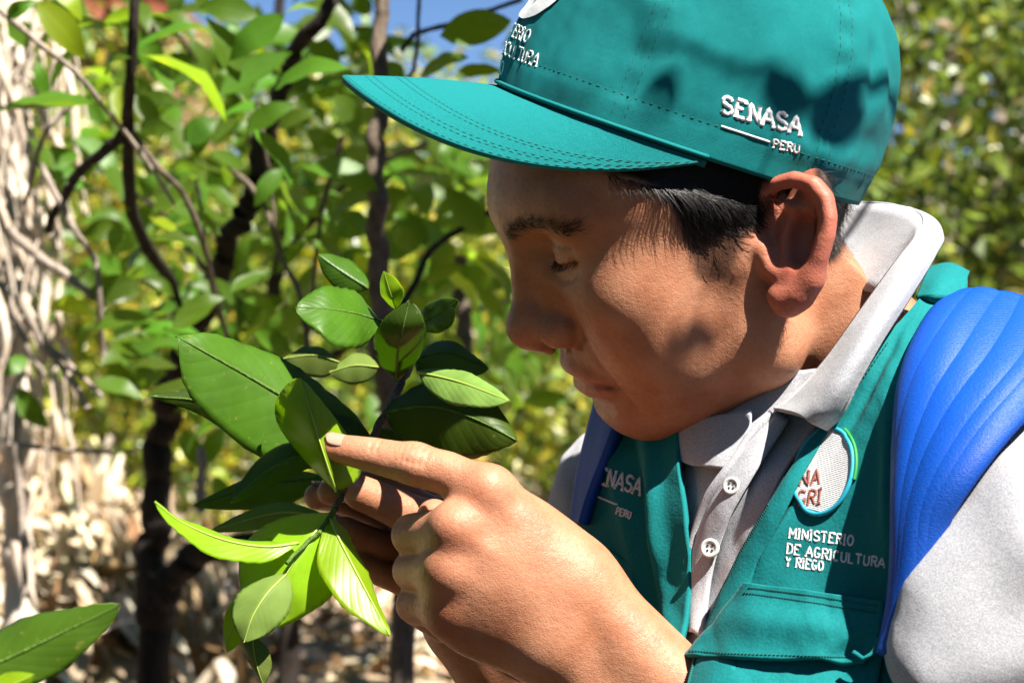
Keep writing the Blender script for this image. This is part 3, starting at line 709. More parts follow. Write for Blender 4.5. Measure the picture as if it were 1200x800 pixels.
for off, am in ((-5, -0.6), (-2.2, -0.8), (0.8, -0.8), (3.6, -0.65), (6.5, -0.4)):
    c = LI[2] + ax_i * off + nrm(up_i * 0.5 + frontv * 0.85) * 9.6
    lv = wr(lv, ln, c, nrm(np.cross(ax_i, nrm(up_i * 0.5 + frontv * 0.85))), 4.5, am, 0.85)
for off, am in ((-2, -0.5), (1.2, -0.5)):
    c = LI[3] + ax_i * off + nrm(up_i * 0.6 + frontv * 0.8) * 7.9
    lv = wr(lv, ln, c, nrm(np.cross(ax_i, nrm(up_i * 0.6 + frontv * 0.8))), 3.6, am, 0.8)
for K, J in ((LM, 1), (LR, 1), (LP, 1)):
    axk = nrm(K[1] - K[0])
    c = K[J] + np.array([0, -8.5, 4.0]); lv = wr(lv, ln, c, np.array([0.1, 0, 1.0]), 4.0, -0.35, 1.3)
for a, b, am, sg in ((L(640, 700, -12), L(700, 590, -16), -1.1, 1.6), (L(655, 735, -8), L(720, 640, -14), -1.0, 1.5), (L(700, 720, -10), L(800, 560, -16), -0.6, 2.0)):
    lv = crease(lv, ln, [a, b], am, sg)
for c, k in zip(LC, (LI[0], LM[0], LR[0], LP[0])):                                                   # faint tendons
    lv = crease(lv, ln, [c + np.array([0, -14, 3]) * 0.9 + (k - c) * 0.25, k + np.array([0, -12, 3]) * 0.8], 0.95, 2.6)
lpx = proj(lv / 1000.0)
lred = np.zeros(len(lv))
for k, w in ((LI[0], .26), (LM[0], .26), (LR[0], .26), (LP[0], .2), (LI[2], .14), (LI[4], .2), (LM[1], .22), (LR[1], .22), (LP[1], .22)):
    lred = np.maximum(lred, w * np.exp(-(np.linalg.norm(lv - k, axis=1) / 15) ** 2))

RB = 1.035
RT = crop3([(196, 232, -6), (282, 268, 0), (400, 325, 10), (520, 440, 24)], RB); RTr = [8.4, 9.4, 11.2, 15]
RI = crop3([(112, 232, 12), (165, 215, 20), (265, 215, 36), (420, 320, 46)], RB); RIr = [6.4, 7.4, 8.6, 11]
RM = crop3([(76, 244, 20), (125, 245, 30), (245, 285, 48), (420, 395, 52)], RB); RMr = [6.6, 7.6, 8.8, 11]
RR = crop3([(152, 340, 12), (200, 362, 24), (285, 395, 44), (430, 470, 52)], RB); RRr = [7.2, 7.8, 8.6, 11]
RP = crop3([(190, 425, 20), (232, 448, 30), (310, 478, 42), (440, 540, 50)], RB); RPr = [6.0, 6.8, 7.6, 10]
RW = crop3([(490, 560, 40), (520, 600, 52)], RB); REL = crop3([(1260, 1740, 120), (1240, 1760, 150)], RB)
def rhand_sdf(p):
    d = sd_cone(p, RW[0], REL[0], 22, 31); d = smin(d, sd_cone(p, RW[1], REL[1], 20, 30), 12)
    for K in (RI, RM, RR, RP): d = smin(d, sd_cone(p, (RW[0] + RW[1]) / 2, K[3], 17, 11), 10)
    d = smin(d, sd_cone(p, (RW[0] + RW[1]) / 2, RT[3], 18, 15), 14); d = smin(d, sd_cone(p, RT[3], RT[2], 15, 11.2), 12)
    f = None
    for c, r in ((RT, RTr), (RI, RIr), (RM, RMr), (RR, RRr), (RP, RPr)):
        e = sd_chain(p, c, r); f = e if f is None else smin(f, e, 1.6)
    return smin(d, f, 6)
rl = np.min([RT.min(0), RI.min(0), RM.min(0), RP.min(0)], 0) - 20; rh = np.array([P(760, 860, 1.08)[0] * 1000, 1160, RI[:, 2].max() + 25])
rl[2] = P(600, 880, 1.06)[2] * 1000
rv, rq = polygonize(rhand_sdf, rl, rh, 1.3); rv = relax(rv, rq, 1, 0.4); rn = vert_normals(rv, rq)
tax = nrm(RT[0] - RT[1])
for off in (-3, 0, 3): rv = wr(rv, rn, RT[1] + tax * off + np.array([0, -9, 2]), nrm(np.cross(tax, frontv)), 5, -0.5, 0.9)
rred = np.full(len(rv), 0.05)

# torso, upper arms and legs under the clothes (coarse)
SHN = P(1262, 560, 0.945) * 1000; SHF = P(742, 612, 1.235) * 1000
ELN = (LEL[0] + LEL[1]) / 2; ELF = (REL[0] + REL[1]) / 2
TC = (SHN + SHF) / 2; PEL = np.array([330, 1170, 900.0])
def torso_sdf(p):
    d = sd_cone(p, from_head(NECK0 * .45 + NECK1 * .55) * 1000, TC + np.array([10, 10, 0]), 40, 66)
    d = smin(d, sd_cone(p, SHN + np.array([-25, 15, -10]), SHF + np.array([25, -10, 0]), 52, 52), 60)
    d = smin(d, sd_cone(p, TC + np.array([20, 10, -60]), PEL, 105, 125), 60)
    d = smin(d, sd_cone(p, SHN, ELN, 46, 34), 20); d = smin(d, sd_cone(p, SHF, ELF, 46, 34), 20)
    d = smin(d, sd_cone(p, LMID.mean(0) + np.array([0, 0, -25]), ELN, 30, 34), 10)
    d = smin(d, sd_cone(p, ELF * 0.75 + RW.mean(0) * 0.25, ELF, 26, 32), 10)
    for sx, fx, fy in ((-60, 230, 1000), (70, 420, 1180)):
        d = smin(d, sd_cone(p, PEL + np.array([sx * .5, -sx, -30]), np.array([fx, fy + 20, 470.0]), 85, 55), 30)
        d = smin(d, sd_cone(p, np.array([fx, fy + 20, 470.0]), np.array([fx + 10, fy + 60, 70.0]), 55, 40), 20)
    return d
tv, tq = polygonize(torso_sdf, (-120, 780, 30), (640, 1500, 1480), 9.0)
bv = np.concatenate([hw, lv / 1000, rv / 1000, tv / 1000]); o1 = len(hw); o2 = o1 + len(lv); o3 = o2 + len(rv)
bq = np.concatenate([hq, lq + o1, rq + o2, tq + o3])
attr = dict(red=np.concatenate([red, lred, rred, np.zeros(len(tv))]), hairmask=np.concatenate([hairm, np.zeros(len(lv) + len(rv) + len(tv))]))
body = obj('body', bv, bq, M['skin'], person, attrs=attr)

# ---------------------------------------------------------------- nails
def nail(c, along, normal, w, l, r):
    along = nrm(along); normal = nrm(normal - along * (normal @ along)); sd = np.cross(along, normal)
    n = 9; G = np.zeros((n, n, 3))
    for i, t in enumerate(np.linspace(-1, 1, n)):
        for j, s in enumerate(np.linspace(-1, 1, n)):
            k = math.sqrt(max(0, 1 - abs(t) ** 3.2 * 0.9)) ; ang = s * k * w / r
            G[i, j] = c + along * t * l * (1 - 0.10 * s * s) + (sd * math.sin(ang) + normal * (math.cos(ang) - 1)) * r - normal * 0.0006 * (max(0, -t)) ** 2
    F = grid_faces(n, n)
    return solid(obj('fingernail', G.reshape(-1, 3), F, M['nail'], person), 0.0006)
tip = LI[4] / 1000; al = nrm(LI[4] - LI[3])
nn = nrm(up_i * 0.80 + frontv * 0.62)
nail(tip - al * 0.0010 + nn * 0.0064, al, nn, 0.0046, 0.0056, 0.0066)
nail(RT[0] / 1000 + nrm(np.array([-.25, -.9, .3])) * 0.0092 - tax * 0.002, tax, np.array([-.25, -.9, .3]), 0.0062, 0.0075, 0.0086)
for K, nv in ((RI, (-.5, -.75, .2)), (RR, (-.45, -.8, .1)), (RM, (-.5, -.75, .25))):
    a_ = nrm(K[0] - K[1]); nvv = nrm(np.array(nv)); nvv = nrm(nvv - a_ * (nvv @ a_))
    nail(K[0] / 1000 + nvv * 0.0072 - a_ * 0.0008, a_, nvv, 0.0047, 0.0058, 0.0068)

# ---------------------------------------------------------------- eyes
for sgn in (1, -1):
    c = np.array([EYE[0] / FS, 31 * sgn, EYE[2]]); gz = nrm(np.array([0.80, -0.05 * sgn, -0.60]))
    V, F = [], []
    up = nrm(np.cross(gz, [0, 1, 0])); sd = np.cross(up, gz); n, m = 24, 20
    ph = np.linspace(0, np.pi, m); th = np.arange(n) / n * 2 * np.pi
    G = c + np.array([1 / FS, 1, 1]) * 13.3 * (np.cos(ph)[:, None, None] * gz + np.sin(ph)[:, None, None] * (np.cos(th)[None, :, None] * up + np.sin(th)[None, :, None] * sd))
    b = MB(); b.grid(from_head(G.reshape(-1, 3)).reshape(m, n, 3), False, True); eye = b.build('eye', M['eyeball'], person)
    ph = np.linspace(0, 0.40, 8)
    G = c + np.array([1 / FS, 1, 1]) * 13.5 * (np.cos(ph)[:, None, None] * gz + np.sin(ph)[:, None, None] * (np.cos(th)[None, :, None] * up + np.sin(th)[None, :, None] * sd))
    b = MB(); b.grid(from_head(G.reshape(-1, 3)).reshape(8, n, 3), False, True); b.build('iris', M['iris'], eye)

# ---------------------------------------------------------------- hair strands
def strands(name, roots, dirs, norms, length, r0, bend, mt, parent, seg=5, lift=0.25, jitter=0.25, root=-0.0008, proj_=0.9):
    b = MB(); n = len(roots); tt = np.linspace(0, 1, seg)
    d = nrm(dirs + rng.normal(size=dirs.shape) * jitter); ln_ = length * (0.55 + 0.75 * rng.random(n))
    d = nrm(d - norms * (d * norms).sum(1, keepdims=True) * proj_)
    pts = roots[:, None] + norms[:, None] * root + ln_[:, None, None] * (tt[None, :, None] * d[:, None] + (lift * tt * (1.15 - tt))[None, :, None] * norms[:, None] + (tt ** 2)[None, :, None] * bend[:, None])
    N = nrm(np.cross(d, norms)); rr = r0 * (1 - 0.8 * tt); V = []
    for a in range(3):
        an = a * 2.094; V.append(pts + rr[None, :, None] * (math.cos(an) * N + math.sin(an) * norms)[:, None])
    V = np.stack(V, 2)                                             # n, seg, 3, xyz
    base = (np.arange(n) * seg * 3)[:, None]; f1 = grid_faces(seg, 3, False, True)
    F = (base[:, :, None] + f1[None]).reshape(-1, 4)
    return obj(name, V.reshape(-1, 3), F, mt, parent)
hnw = hn @ HR.T
def pick(mask, n):
    i = np.flatnonzero(mask); return rng.choice(i, n, replace=len(i) < n)
it = pick((hmk > 0.12 + 0.55 * rng.random(len(hmk))) & (hpx[:, 1] < 262 + 70 * rng.random(len(hmk))) & in_poly(hpx, TEMPLE) & (hv[:, 1] > 20) & (hpx[:, 1] > 186), 7000)
fdir = HR[:, 0]; udir = HR[:, 2]
dd = np.tile(-udir * 0.75 - fdir * 0.45, (len(it), 1)) + rng.normal(size=(len(it), 1)) * 0.25 * fdir
hair = strands('hair', hw[it], dd, hnw[it], 0.0125 * (1 - 0.45 * np.clip((hpx[it, 1] - 240) / 60, 0, 1)), 0.00021, np.tile(-udir * 0.12, (len(it), 1)), M['hair'], person, lift=0.22, jitter=0.22)
it = pick((hmk > 0.3) & in_poly(hpx, NAPE), 2600)
strands('hair', hw[it], np.tile(-udir * 0.8 - fdir * 0.5, (len(it), 1)), hnw[it], 0.010, 0.00014, np.tile(-udir * 0.05, (len(it), 1)), M['hair'], person, lift=0.12, jitter=0.25)
for sg in (1, -1):
    bm_ = (browd < 4.0) & (np.sign(hv[:, 1]) == sg) & (np.exp(-(browd / 2.6) ** 2) > rng.random(len(hv)) * 0.9)
    it = pick(bm_, 360)
    dd = -fdir * 0.45 + HR[:, 1] * 0.65 * sg + udir * 0.22
    strands('eyebrow', hw[it], np.tile(dd, (len(it), 1)), hnw[it], 0.0072, 0.00011, np.tile(-udir * 0.1, (len(it), 1)), M['hair'], person, lift=0.30, jitter=0.28, root=-0.0002, proj_=1.0)
    lid = spl([((EYE[0] + x) / FS, (31 + y) * sg, EYE[2] + z) for x, y, z in ((11.0, -10.5, -4.6), (15.6, -5, -5.0), (16.2, 3, -5.0), (12.4, 10.5, -4.2), (6.8, 15, -3.4))], 46)
    b = MB()
    for q in np.repeat(lid, 2, 0):
        q = q + rng.normal(size=3) * 0.3; out = np.array([0.8, 0.35 * sg * (q[1] * sg - 29) / 10, -0.55]) + rng.normal(size=3) * 0.12
        c = from_head(np.stack([q, q + out * 2.6, q + out * 5.0 + np.array([0, 0, 1.2])]))
        b.tube(c, [0.00011, 0.00008, 0.00003], 4, caps=False)
    b.build('eyelashes', M['lash'], person)

# ---------------------------------------------------------------- stroke lettering (satin stitch)
def arc(cx, cy, rx, ry, a0, a1, n=7):
    a = np.radians(np.linspace(a0, a1, n)); return [(cx + rx * math.cos(t), cy + ry * math.sin(t)) for t in a]
GL = {
 'S': [arc(.32, .74, .26, .24, 20, 270, 8) + arc(.32, .25, .28, .25, 90, -160, 8)], 'E': [[(.08, 0), (.08, 1)], [(.08, 1), (.58, 1), (.58, .88)], [(.08, .52), (.46, .52)], [(.08, 0), (.6, 0), (.6, .13)]],
 'N': [[(.08, 0), (.08, 1), (.6, 0), (.6, 1)]], 'A': [[(0, 0), (.33, 1), (.66, 0)], [(.14, .34), (.52, .34)]],
 'P': [[(.1, 0), (.1, 1), (.4, 1)] + arc(.4, .75, .2, .25, 80, -90, 6) + [(.1, .5)]], 'R': [[(.1, 0), (.1, 1), (.4, 1)] + arc(.4, .76, .2, .24, 80, -90, 6) + [(.1, .52)], [(.34, .52), (.62, 0)]],
 'U': [[(.08, 1), (.08, .3)] + arc(.33, .27, .25, .27, 180, 360, 7) + [(.58, 1)]], 'M': [[(.05, 0), (.05, 1), (.36, .3), (.68, 1), (.68, 0)]],
 'I': [[(.15, 0), (.15, 1)], [(.03, 1), (.27, 1)], [(.03, 0), (.27, 0)]], 'T': [[(0, 1), (.6, 1)], [(.3, 1), (.3, 0)]], 'O': [arc(.33, .5, .28, .5, 90, 450, 14)],
 'D': [[(.08, 0), (.08, 1), (.3, 1)] + arc(.3, .5, .3, .5, 85, -85, 9) + [(.08, 0)]], 'G': [arc(.34, .5, .29, .5, 50, 310, 11) + [(.58, .42), (.38, .42)]],
 'C': [arc(.34, .5, .29, .5, 50, 310, 11)], 'L': [[(.08, 1), (.08, 0), (.55, 0)]], 'Y': [[(0, 1), (.3, .5), (.6, 1)], [(.3, .5), (.3, 0)]]}
SERIF = {'S': [], 'E': [], 'N': [(.08, 0)], 'A': [(0, 0), (.66, 0)]}
WD = {'I': .42, 'M': .86, 'N': .80, 'A': .78, 'O': .8, ' ': .45}
def text_strokes(txt, serif=False):
    x = 0; out = []
    for ch in txt:
        for st in GL.get(ch, []): out.append([(x + a, b) for a, b in st])
        if serif:
            for a, b in SERIF.get(ch, []): out.append([(x + a - .11, b), (x + a + .11, b)])
        x += WD.get(ch, .76)
    return out, x - 0.1
def stitch_text(name, txt, surf, o, ex, ey, size, rad, mt, parent, width=None, serif=False):
    """surf maps 2-D points (list) to 3-D points lying on the cloth."""
    st, w = text_strokes(txt, serif); sx = size if width is None else width / w; b = MB()
    for s in st:
        p = np.array(s); q = []
        for a, c in zip(p[:-1], p[1:]):
            n = max(2, int(np.linalg.norm((c - a) * (sx, size)) / (size * 0.14)) + 1); q += [a + (c - a) * t for t in np.linspace(0, 1, n, endpoint=False)]
        q.append(p[-1]); q = np.array(q)
        xy = np.asarray(o) + q[:, :1] * sx * np.asarray(ex) + q[:, 1:] * size * np.asarray(ey)
        pts = surf(xy); ok = ~np.isnan(pts).any(1)
        if ok.sum() > 1: b.tube(pts[ok], rad * (0.85 + 0.3 * rng.random(ok.sum())), 6)
    if b.n: return b.build(name, mt, parent)

# ---------------------------------------------------------------- cap

def crown(th, ph):
    th = np.asarray(th, float); ph = np.asarray(ph, float)
    rho = np.cos(ph) ** 0.84; z = CH * np.sin(ph) ** 1.0
    bk = np.clip(-np.cos(th), 0, 1); sdw = np.abs(np.sin(th))
    a = CAa * (rho + 0.105 * bk * np.sin(2 * ph) * (ph < 1.5708) + 0.02 * np.sin(2 * ph)); bb = CBb * (rho + 0.06 * np.sin(2 * ph))
    seam = np.zeros_like(th)
    for s in (0, 60, 120, 180, 240, 300):
        dth = (th - math.radians(s) + np.pi) % (2 * np.pi) - np.pi
        seam = seam + np.exp(-(dth * np.maximum(rho, .12) * CAa / 0.0022) ** 2) * 0.0009 - np.exp(-(dth * np.maximum(rho, .12) * CAa / 0.0007) ** 2) * 0.0012
    pos = CC + (np.cos(th) * a)[..., None] * CF + (np.sin(th) * bb)[..., None] * CS + z[..., None] * CU
    out = nrm((np.cos(th) * np.cos(ph) / CAa)[..., None] * CF + (np.sin(th) * np.cos(ph) / CBb)[..., None] * CS + (np.sin(ph) / CH)[..., None] * CU)
    flat = out.reshape(-1, 3); lumps = (0.0030 * vnoise(flat, 0.8, 5, 3) + 0.0011 * vnoise(flat, 2.4, 8, 3)).reshape(th.shape)
    # dents and creases of worn cloth
    def bumpat(t0, p0, st, sp, amp): return amp * np.exp(-(((th - t0 + np.pi) % (2 * np.pi) - np.pi) / st) ** 2 - ((ph - p0) / sp) ** 2)
    lumps = lumps + bumpat(1.02, 0.20, 0.10, 0.20, -0.0030) + bumpat(1.22, 0.16, 0.06, 0.16, 0.0020) + bumpat(0.70, 0.32, 0.35, 0.16, -0.0022)
    lumps = lumps + bumpat(2.35, 0.55, 0.05, 0.13, -0.0022) + bumpat(2.48, 0.5, 0.07, 0.14, 0.0020) + bumpat(2.3, 0.25, 0.45, 0.06, -0.0016) + bumpat(2.2, 0.14, 0.5, 0.05, 0.0012)
    for s in (60, 120, 240, 300):
        dth = (th - math.radians(s) + np.pi) % (2 * np.pi) - np.pi
        lumps = lumps + 0.0005 * np.sin(ph * 46 + s) * np.exp(-(dth * CAa / 0.007) ** 2)
    lumps = lumps + 0.00022 * np.sin(th * 62 + 3 * np.sin(th * 5)) * np.exp(-((ph - 0.17) / 0.06) ** 2)
    rimfold = np.exp(-((ph - 0.13) / 0.012) ** 2) * -0.0004
    return pos + out * (seam + lumps * np.clip(ph / 0.12, 0.15, 1) + rimfold)[..., None], out
nt, npn = 288, 90
TH, PH = np.meshgrid(np.arange(nt) / nt * 2 * np.pi, np.linspace(0, np.pi / 2 * 0.995, npn), indexing='ij')
Gc, _ = crown(TH, PH)
uvc = np.stack([TH / 6.283 * 4.0, PH / 1.57], -1).reshape(-1, 2)
Fc = grid_faces(nt, npn, True, False)
cap = solid(obj('cap', Gc.reshape(-1, 3), Fc, M['teal_cap'], person, uv=uvc), 0.0018, -1)
tag(cap, 'teal cotton baseball cap with white embroidery on front and side')
cap_bvh = BVHTree.FromPolygons([tuple(v) for v in Gc.reshape(-1, 3)], [tuple(int(i) for i in f) for f in Fc])
def on_bvh(bvh, lift):
    def f(xy):
        o = Vector((0, 0, HC)); out = []
        for u, v in xy:
            d = Vector(P(u, v, 1.0)) - o; h = bvh.ray_cast(o, d.normalized())
            if h[0] is None: out.append((np.nan,) * 3); continue
            n = h[1] if h[1].dot(d) < 0 else -h[1]; out.append(tuple(h[0] + n * lift))
        return np.array(out)
    return f
# visor
def visor(sv, tv_):
    th = sv * math.radians(88)
    rx, ry = CAa * np.cos(th), CBb * np.sin(th); ex, ey = (CAa + 0.072) * np.cos(th), (CBb + 0.002) * np.sin(th)
    x = rx + (ex - rx) * tv_; y = ry + (ey - ry) * tv_; ext = (ex - rx) * tv_
    ext = ext * (1 - np.abs(sv) ** 14); x = rx + ext; y = ry + (y - ry) * (1 - np.abs(sv) ** 14)
    drop = ext * math.tan(math.radians(10)) + 6.3 * y ** 2 * np.clip(ext / 0.072, 0, 1) ** 0.8 + 1.0 * ext ** 2
    return CC + x[..., None] * CF + y[..., None] * CS - (drop + 0.0005)[..., None] * CU
SV, TV = np.meshgrid(np.linspace(-1, 1, 121), np.linspace(-0.03, 1, 46), indexing='ij')
Gv = visor(SV, TV); uvv = np.stack([SV * 0.9, TV * 0.55], -1).reshape(-1, 2)
vis = solid(obj('visor', Gv.reshape(-1, 3), grid_faces(121, 46)[:, ::-1], M['teal_cap'], cap, uv=uvv), 0.0034, -1)
vis.modifiers['thick'].use_rim = True
def vnorm(s, t):
    e = 1e-3; a = visor(s + e, t) - visor(s - e, t); b = visor(s, t + e) - visor(s, t - e); n = nrm(np.cross(b, a)); return n * np.sign((n @ CU))[..., None]
b = MB()
for k, off in enumerate((0.975, 0.86, 0.81, 0.66, 0.61)):                     # rows of stitching round the visor
    s = -0.97
    while s < 0.97:
        ss = np.array([s, s + 0.006, s + 0.012]); tt = np.full(3, off) * (1 - 0.02 * np.abs(ss))
        q = visor(ss, tt); n = vnorm(ss, tt); b.tube(q + n * np.array([-0.0001, 0.00022, -0.0001])[:, None], 0.00018, 5, caps=False); s += 0.019
b.build('visor_stitching', M['teal_dark'], cap)
b = MB()                                                                            # double rows beside each crown seam, and the sweatband row
for s0 in (0, 60, 120, 180, 240, 300):
    for dx in (-0.0034, 0.0034):
        ph = 0.05
        while ph < 1.3:
            pp = np.array([ph, ph + 0.010, ph + 0.02]); th = math.radians(s0) + dx / (CAa * np.cos(pp) ** 0.84)
            q, n = crown(th, pp); b.tube(q + n * np.array([-0.0001, 0.0002, -0.0001])[:, None], 0.00022, 5, caps=False); ph += 0.034
th = 0.0
while th < 6.28:
    tt = np.array([th, th + 0.012, th + 0.024]); q, n = crown(tt, np.full(3, 0.13)); b.tube(q + n * np.array([-0.0001, 0.0002, -0.0001])[:, None], 0.00022, 5, caps=False); th += 0.042
b.build('crown_stitching', M['teal_dark'], cap)
# visor root piping, eyelets, top button
b = MB(); q, n = crown(np.radians(np.linspace(-88, 88, 90)), np.full(90, 0.012)); b.tube(q + n * 0.0006, 0.0011, 8); b.build('visor_seam', M['teal_cap'], cap)
for s0 in (30, 90, 150, 210, 270, 330):
    q, n = crown(np.array([math.radians(s0)]), np.array([1.02])); c, nn_ = q[0], n[0]; a1 = nrm(np.cross(nn_, [0.3, 0.2, 1])); a2 = np.cross(nn_, a1)
    t = np.arange(17) / 16 * 6.283; b = MB(); b.tube(c + 0.0026 * (np.cos(t)[:, None] * a1 + np.sin(t)[:, None] * a2) + nn_ * 0.0003, 0.0009, 6, caps=False); b.build('eyelet', M['teal_dark'], cap)
q, n = crown(np.array([0.0]), np.array([1.565])); b = MB(); ph = np.linspace(0, 1.57, 6); t = np.arange(16) / 16 * 6.283
G = q[0] + 0.0075 * np.sin(ph)[:, None, None] * (np.cos(t)[None, :, None] * CF + np.sin(t)[None, :, None] * CS) + 0.004 * np.cos(ph)[:, None, None] * CU
b.grid(G, False, True); b.build('top_button', M['teal_cap'], cap)
capray = on_bvh(cap_bvh, -0.0001)
dx_ = nrm(np.array([95.0, 27.0])); dy_ = np.array([dx_[1], -dx_[0]])
dyt = nrm(np.array([0.10, -1.0]))
stitch_text('side_lettering', 'SENASA', on_bvh(cap_bvh, -0.0006), (845, 132), dx_, dyt, 20, 0.00125, M['white_thread'], cap, width=97, serif=True)
stitch_text('side_lettering', 'PERU', on_bvh(cap_bvh, -0.0003), (905, 173), nrm(np.array([33., 7.])), dyt, 9.5, 0.0007, M['white_thread'], cap, width=32)
b = MB(); b.tube(capray([(845 + t * 57, 148 + t * 18.5) for t in np.linspace(0, 1, 14)]), 0.0006, 6); b.build('side_lettering', M['white_thread'], cap)
# front: ministry lettering and crest, laid out over the front panels
def front_surf(xy):             # x to the wearer's left (m), y up from the rim (m)
    xy = np.asarray(xy, float); th = xy[:, 0] / 0.090; ph = np.arcsin(np.clip(xy[:, 1] / CH, 0, 0.99)); q, n = crown(th, ph); return q - n * 0.0002
for txt, y, w in (('MINISTERIO', 0.0235, 0.052), ('DE AGRICULTURA', 0.0145, 0.072), ('Y RIEGO', 0.0055, 0.034)):
    x0 = -0.028 if txt != 'DE AGRICULTURA' else -0.032
    stitch_text('front_lettering', txt, front_surf, (x0, y), (1, 0), (0, 1), 0.0060, 0.00062, M['white_thread'], cap, width=w)
th = np.arange(49) / 48 * 6.283; rr2 = np.linspace(0, 1, 12)
def disc_grid(cx, cy, rx, ry, surf, lift, r0=0.0, r1=1.0, nr=12):
    r_ = np.linspace(r0, r1, nr); pts = np.array([(cx + rx * r * math.cos(t), cy + ry * r * math.sin(t)) for r in r_ for t in th[:-1]])
    return surf(pts, lift).reshape(nr, 48, 3)
def fsl(xy, lift):
    xy = np.asarray(xy, float); t_ = xy[:, 0] / 0.090; ph = np.arcsin(np.clip(xy[:, 1] / CH, 0, 0.99)); q, n = crown(t_, ph); return q + n * lift
b = MB(); b.grid(disc_grid(0.006, 0.057, 0.031, 0.024, fsl, 0.0009), False, True); crest = b.build('crest_patch', M['white_thread'], cap)
b = MB()
for k in range(70):             # dark hatch of the crest's inner figure
    x = rng.uniform(-0.016, 0.016); y = rng.uniform(0.042, 0.070); l = rng.uniform(0.003, 0.007)
    b.tube(fsl([(x, y), (x + l * .5, y + l * .3), (x + l, y + l * .6)], 0.0011), 0.0004, 5)
b.build('crest_figure', mat('grey_thread', (0.10, 0.10, 0.10), 0.7), crest)

# ---------------------------------------------------------------- clothes over the chest
DP = np.array([(785, 520, 1.035), (830, 640, .990), (800, 790, .965), (935, 490, .985), (960, 640, .948), (1000, 780, .925), (1040, 450, .955), (1085, 350, .990), (1135, 328, 1.02),
  (1035, 700, .925), (690, 520, 1.115), (680, 620, 1.095), (760, 720, 1.025), (650, 560, 1.15), (1150, 480, .925), (1110, 600, .905), (1215, 360, 1.0), (1215, 470, .92), (900, 560, .972), (880, 720, .955)])
def rbf(A):
    n = len(A); X = A[:, :2] / 200.0; D = np.linalg.norm(X[:, None] - X[None], axis=2); K = D ** 3 + np.eye(n) * 0.01
    Pm = np.hstack([np.ones((n, 1)), X]); S = np.block([[K, Pm], [Pm.T, np.zeros((3, 3))]]); w = np.linalg.solve(S, np.r_[A[:, 2], 0, 0, 0])
    def f(u, v):
        q = np.stack([np.ravel(u), np.ravel(v)], 1) / 200.0; D = np.linalg.norm(q[:, None] - X[None], axis=2) ** 3
        return (D @ w[:n] + w[n] + q @ w[n + 1:]).reshape(np.shape(u))
    return f
CHD = rbf(DP)
def chest(xy, off=0.0):
    xy = np.asarray(xy, float); return PA(np.column_stack([xy[:, 0], xy[:, 1], CHD(xy[:, 0], xy[:, 1]) - off]))
def panel(name, left, right, off, mt, parent, nu=60, nv=40, thick=0.002, wrinkle=0.002, wscale=22, seed=0, prof=None, uvs=(1, 1), fold=None):
    A, B = spl(left, nu), spl(right, nu); t = np.linspace(0, 1, nv)
    UVp = A[:, None] * (1 - t)[None, :, None] + B[:, None] * t[None, :, None]
    d = CHD(UVp[..., 0], UVp[..., 1]) - off
    G = PA(np.dstack([UVp, d]).reshape(-1, 3))
    w = wrinkle * vnoise(G * np.array([1, 1, 0.55]), wscale, seed, 3) if wrinkle else 0
    if fold is not None: w = w + fold(UVp.reshape(-1, 2))
    if prof is not None: w = w + np.tile(prof(t), nu)
    G = G.reshape(nu, nv, 3); n = nrm(np.cross(np.gradient(G, axis=0), np.gradient(G, axis=1))); n *= np.sign(-n[..., 1:2])
    G = G + n * (w.reshape(nu, nv, 1) if np.ndim(w) else w)
    ii, jj = np.meshgrid(np.linspace(0, uvs[0], nu), np.linspace(0, uvs[1], nv), indexing='ij')
    F = grid_faces(nu, nv); v = G.reshape(-1, 3); c = np.cross(v[F[0, 2]] - v[F[0, 0]], v[F[0, 3]] - v[F[0, 1]])
    if c[1] > 0: F = F[:, ::-1]
    return solid(obj(name, v, F, mt, parent, uv=np.stack([ii, jj], -1).reshape(-1, 2)), thick, -1)
def cgrid(name, rows, mt, parent, nu=60, nv=14, thick=0.002, puff=0.0):       # loft through rows of (u, v, d) control points
    R = np.stack([spl(PA(r), nu) for r in rows]); G = np.stack([spl(R[:, i], nv) for i in range(nu)])
    n = nrm(np.cross(np.gradient(G, axis=0), np.gradient(G, axis=1))); n *= np.sign(-n[..., 1:2] + 1e-9)
    if puff: G = G + n * (puff * np.sin(np.linspace(0, np.pi, nv)))[None, :, None]
    return solid(obj(name, G.reshape(-1, 3), grid_faces(nu, nv), mt, parent), thick, 0)
def bump2(c, ax, sa, sb, amp):
    c = np.array(c, float); ax = nrm(np.array(ax, float)); bx = np.array([-ax[1], ax[0]])
    return lambda q: amp * np.exp(-(((q - c) @ ax) / sa) ** 2 - (((q - c) @ bx) / sb) ** 2)
def folds(*bs): return lambda q: sum(f(q) for f in bs)

shirt_e = panel('shirt', [(760, 470), (770, 540), (782, 620), (786, 700), (780, 840)], [(1010, 420), (960, 490), (915, 560), (880, 640), (850, 720), (840, 840)], 0.000, M['grey_knit'], person, 70, 50, wrinkle=0.0018, seed=3)
tag(shirt_e, 'grey melange short sleeved polo shirt')
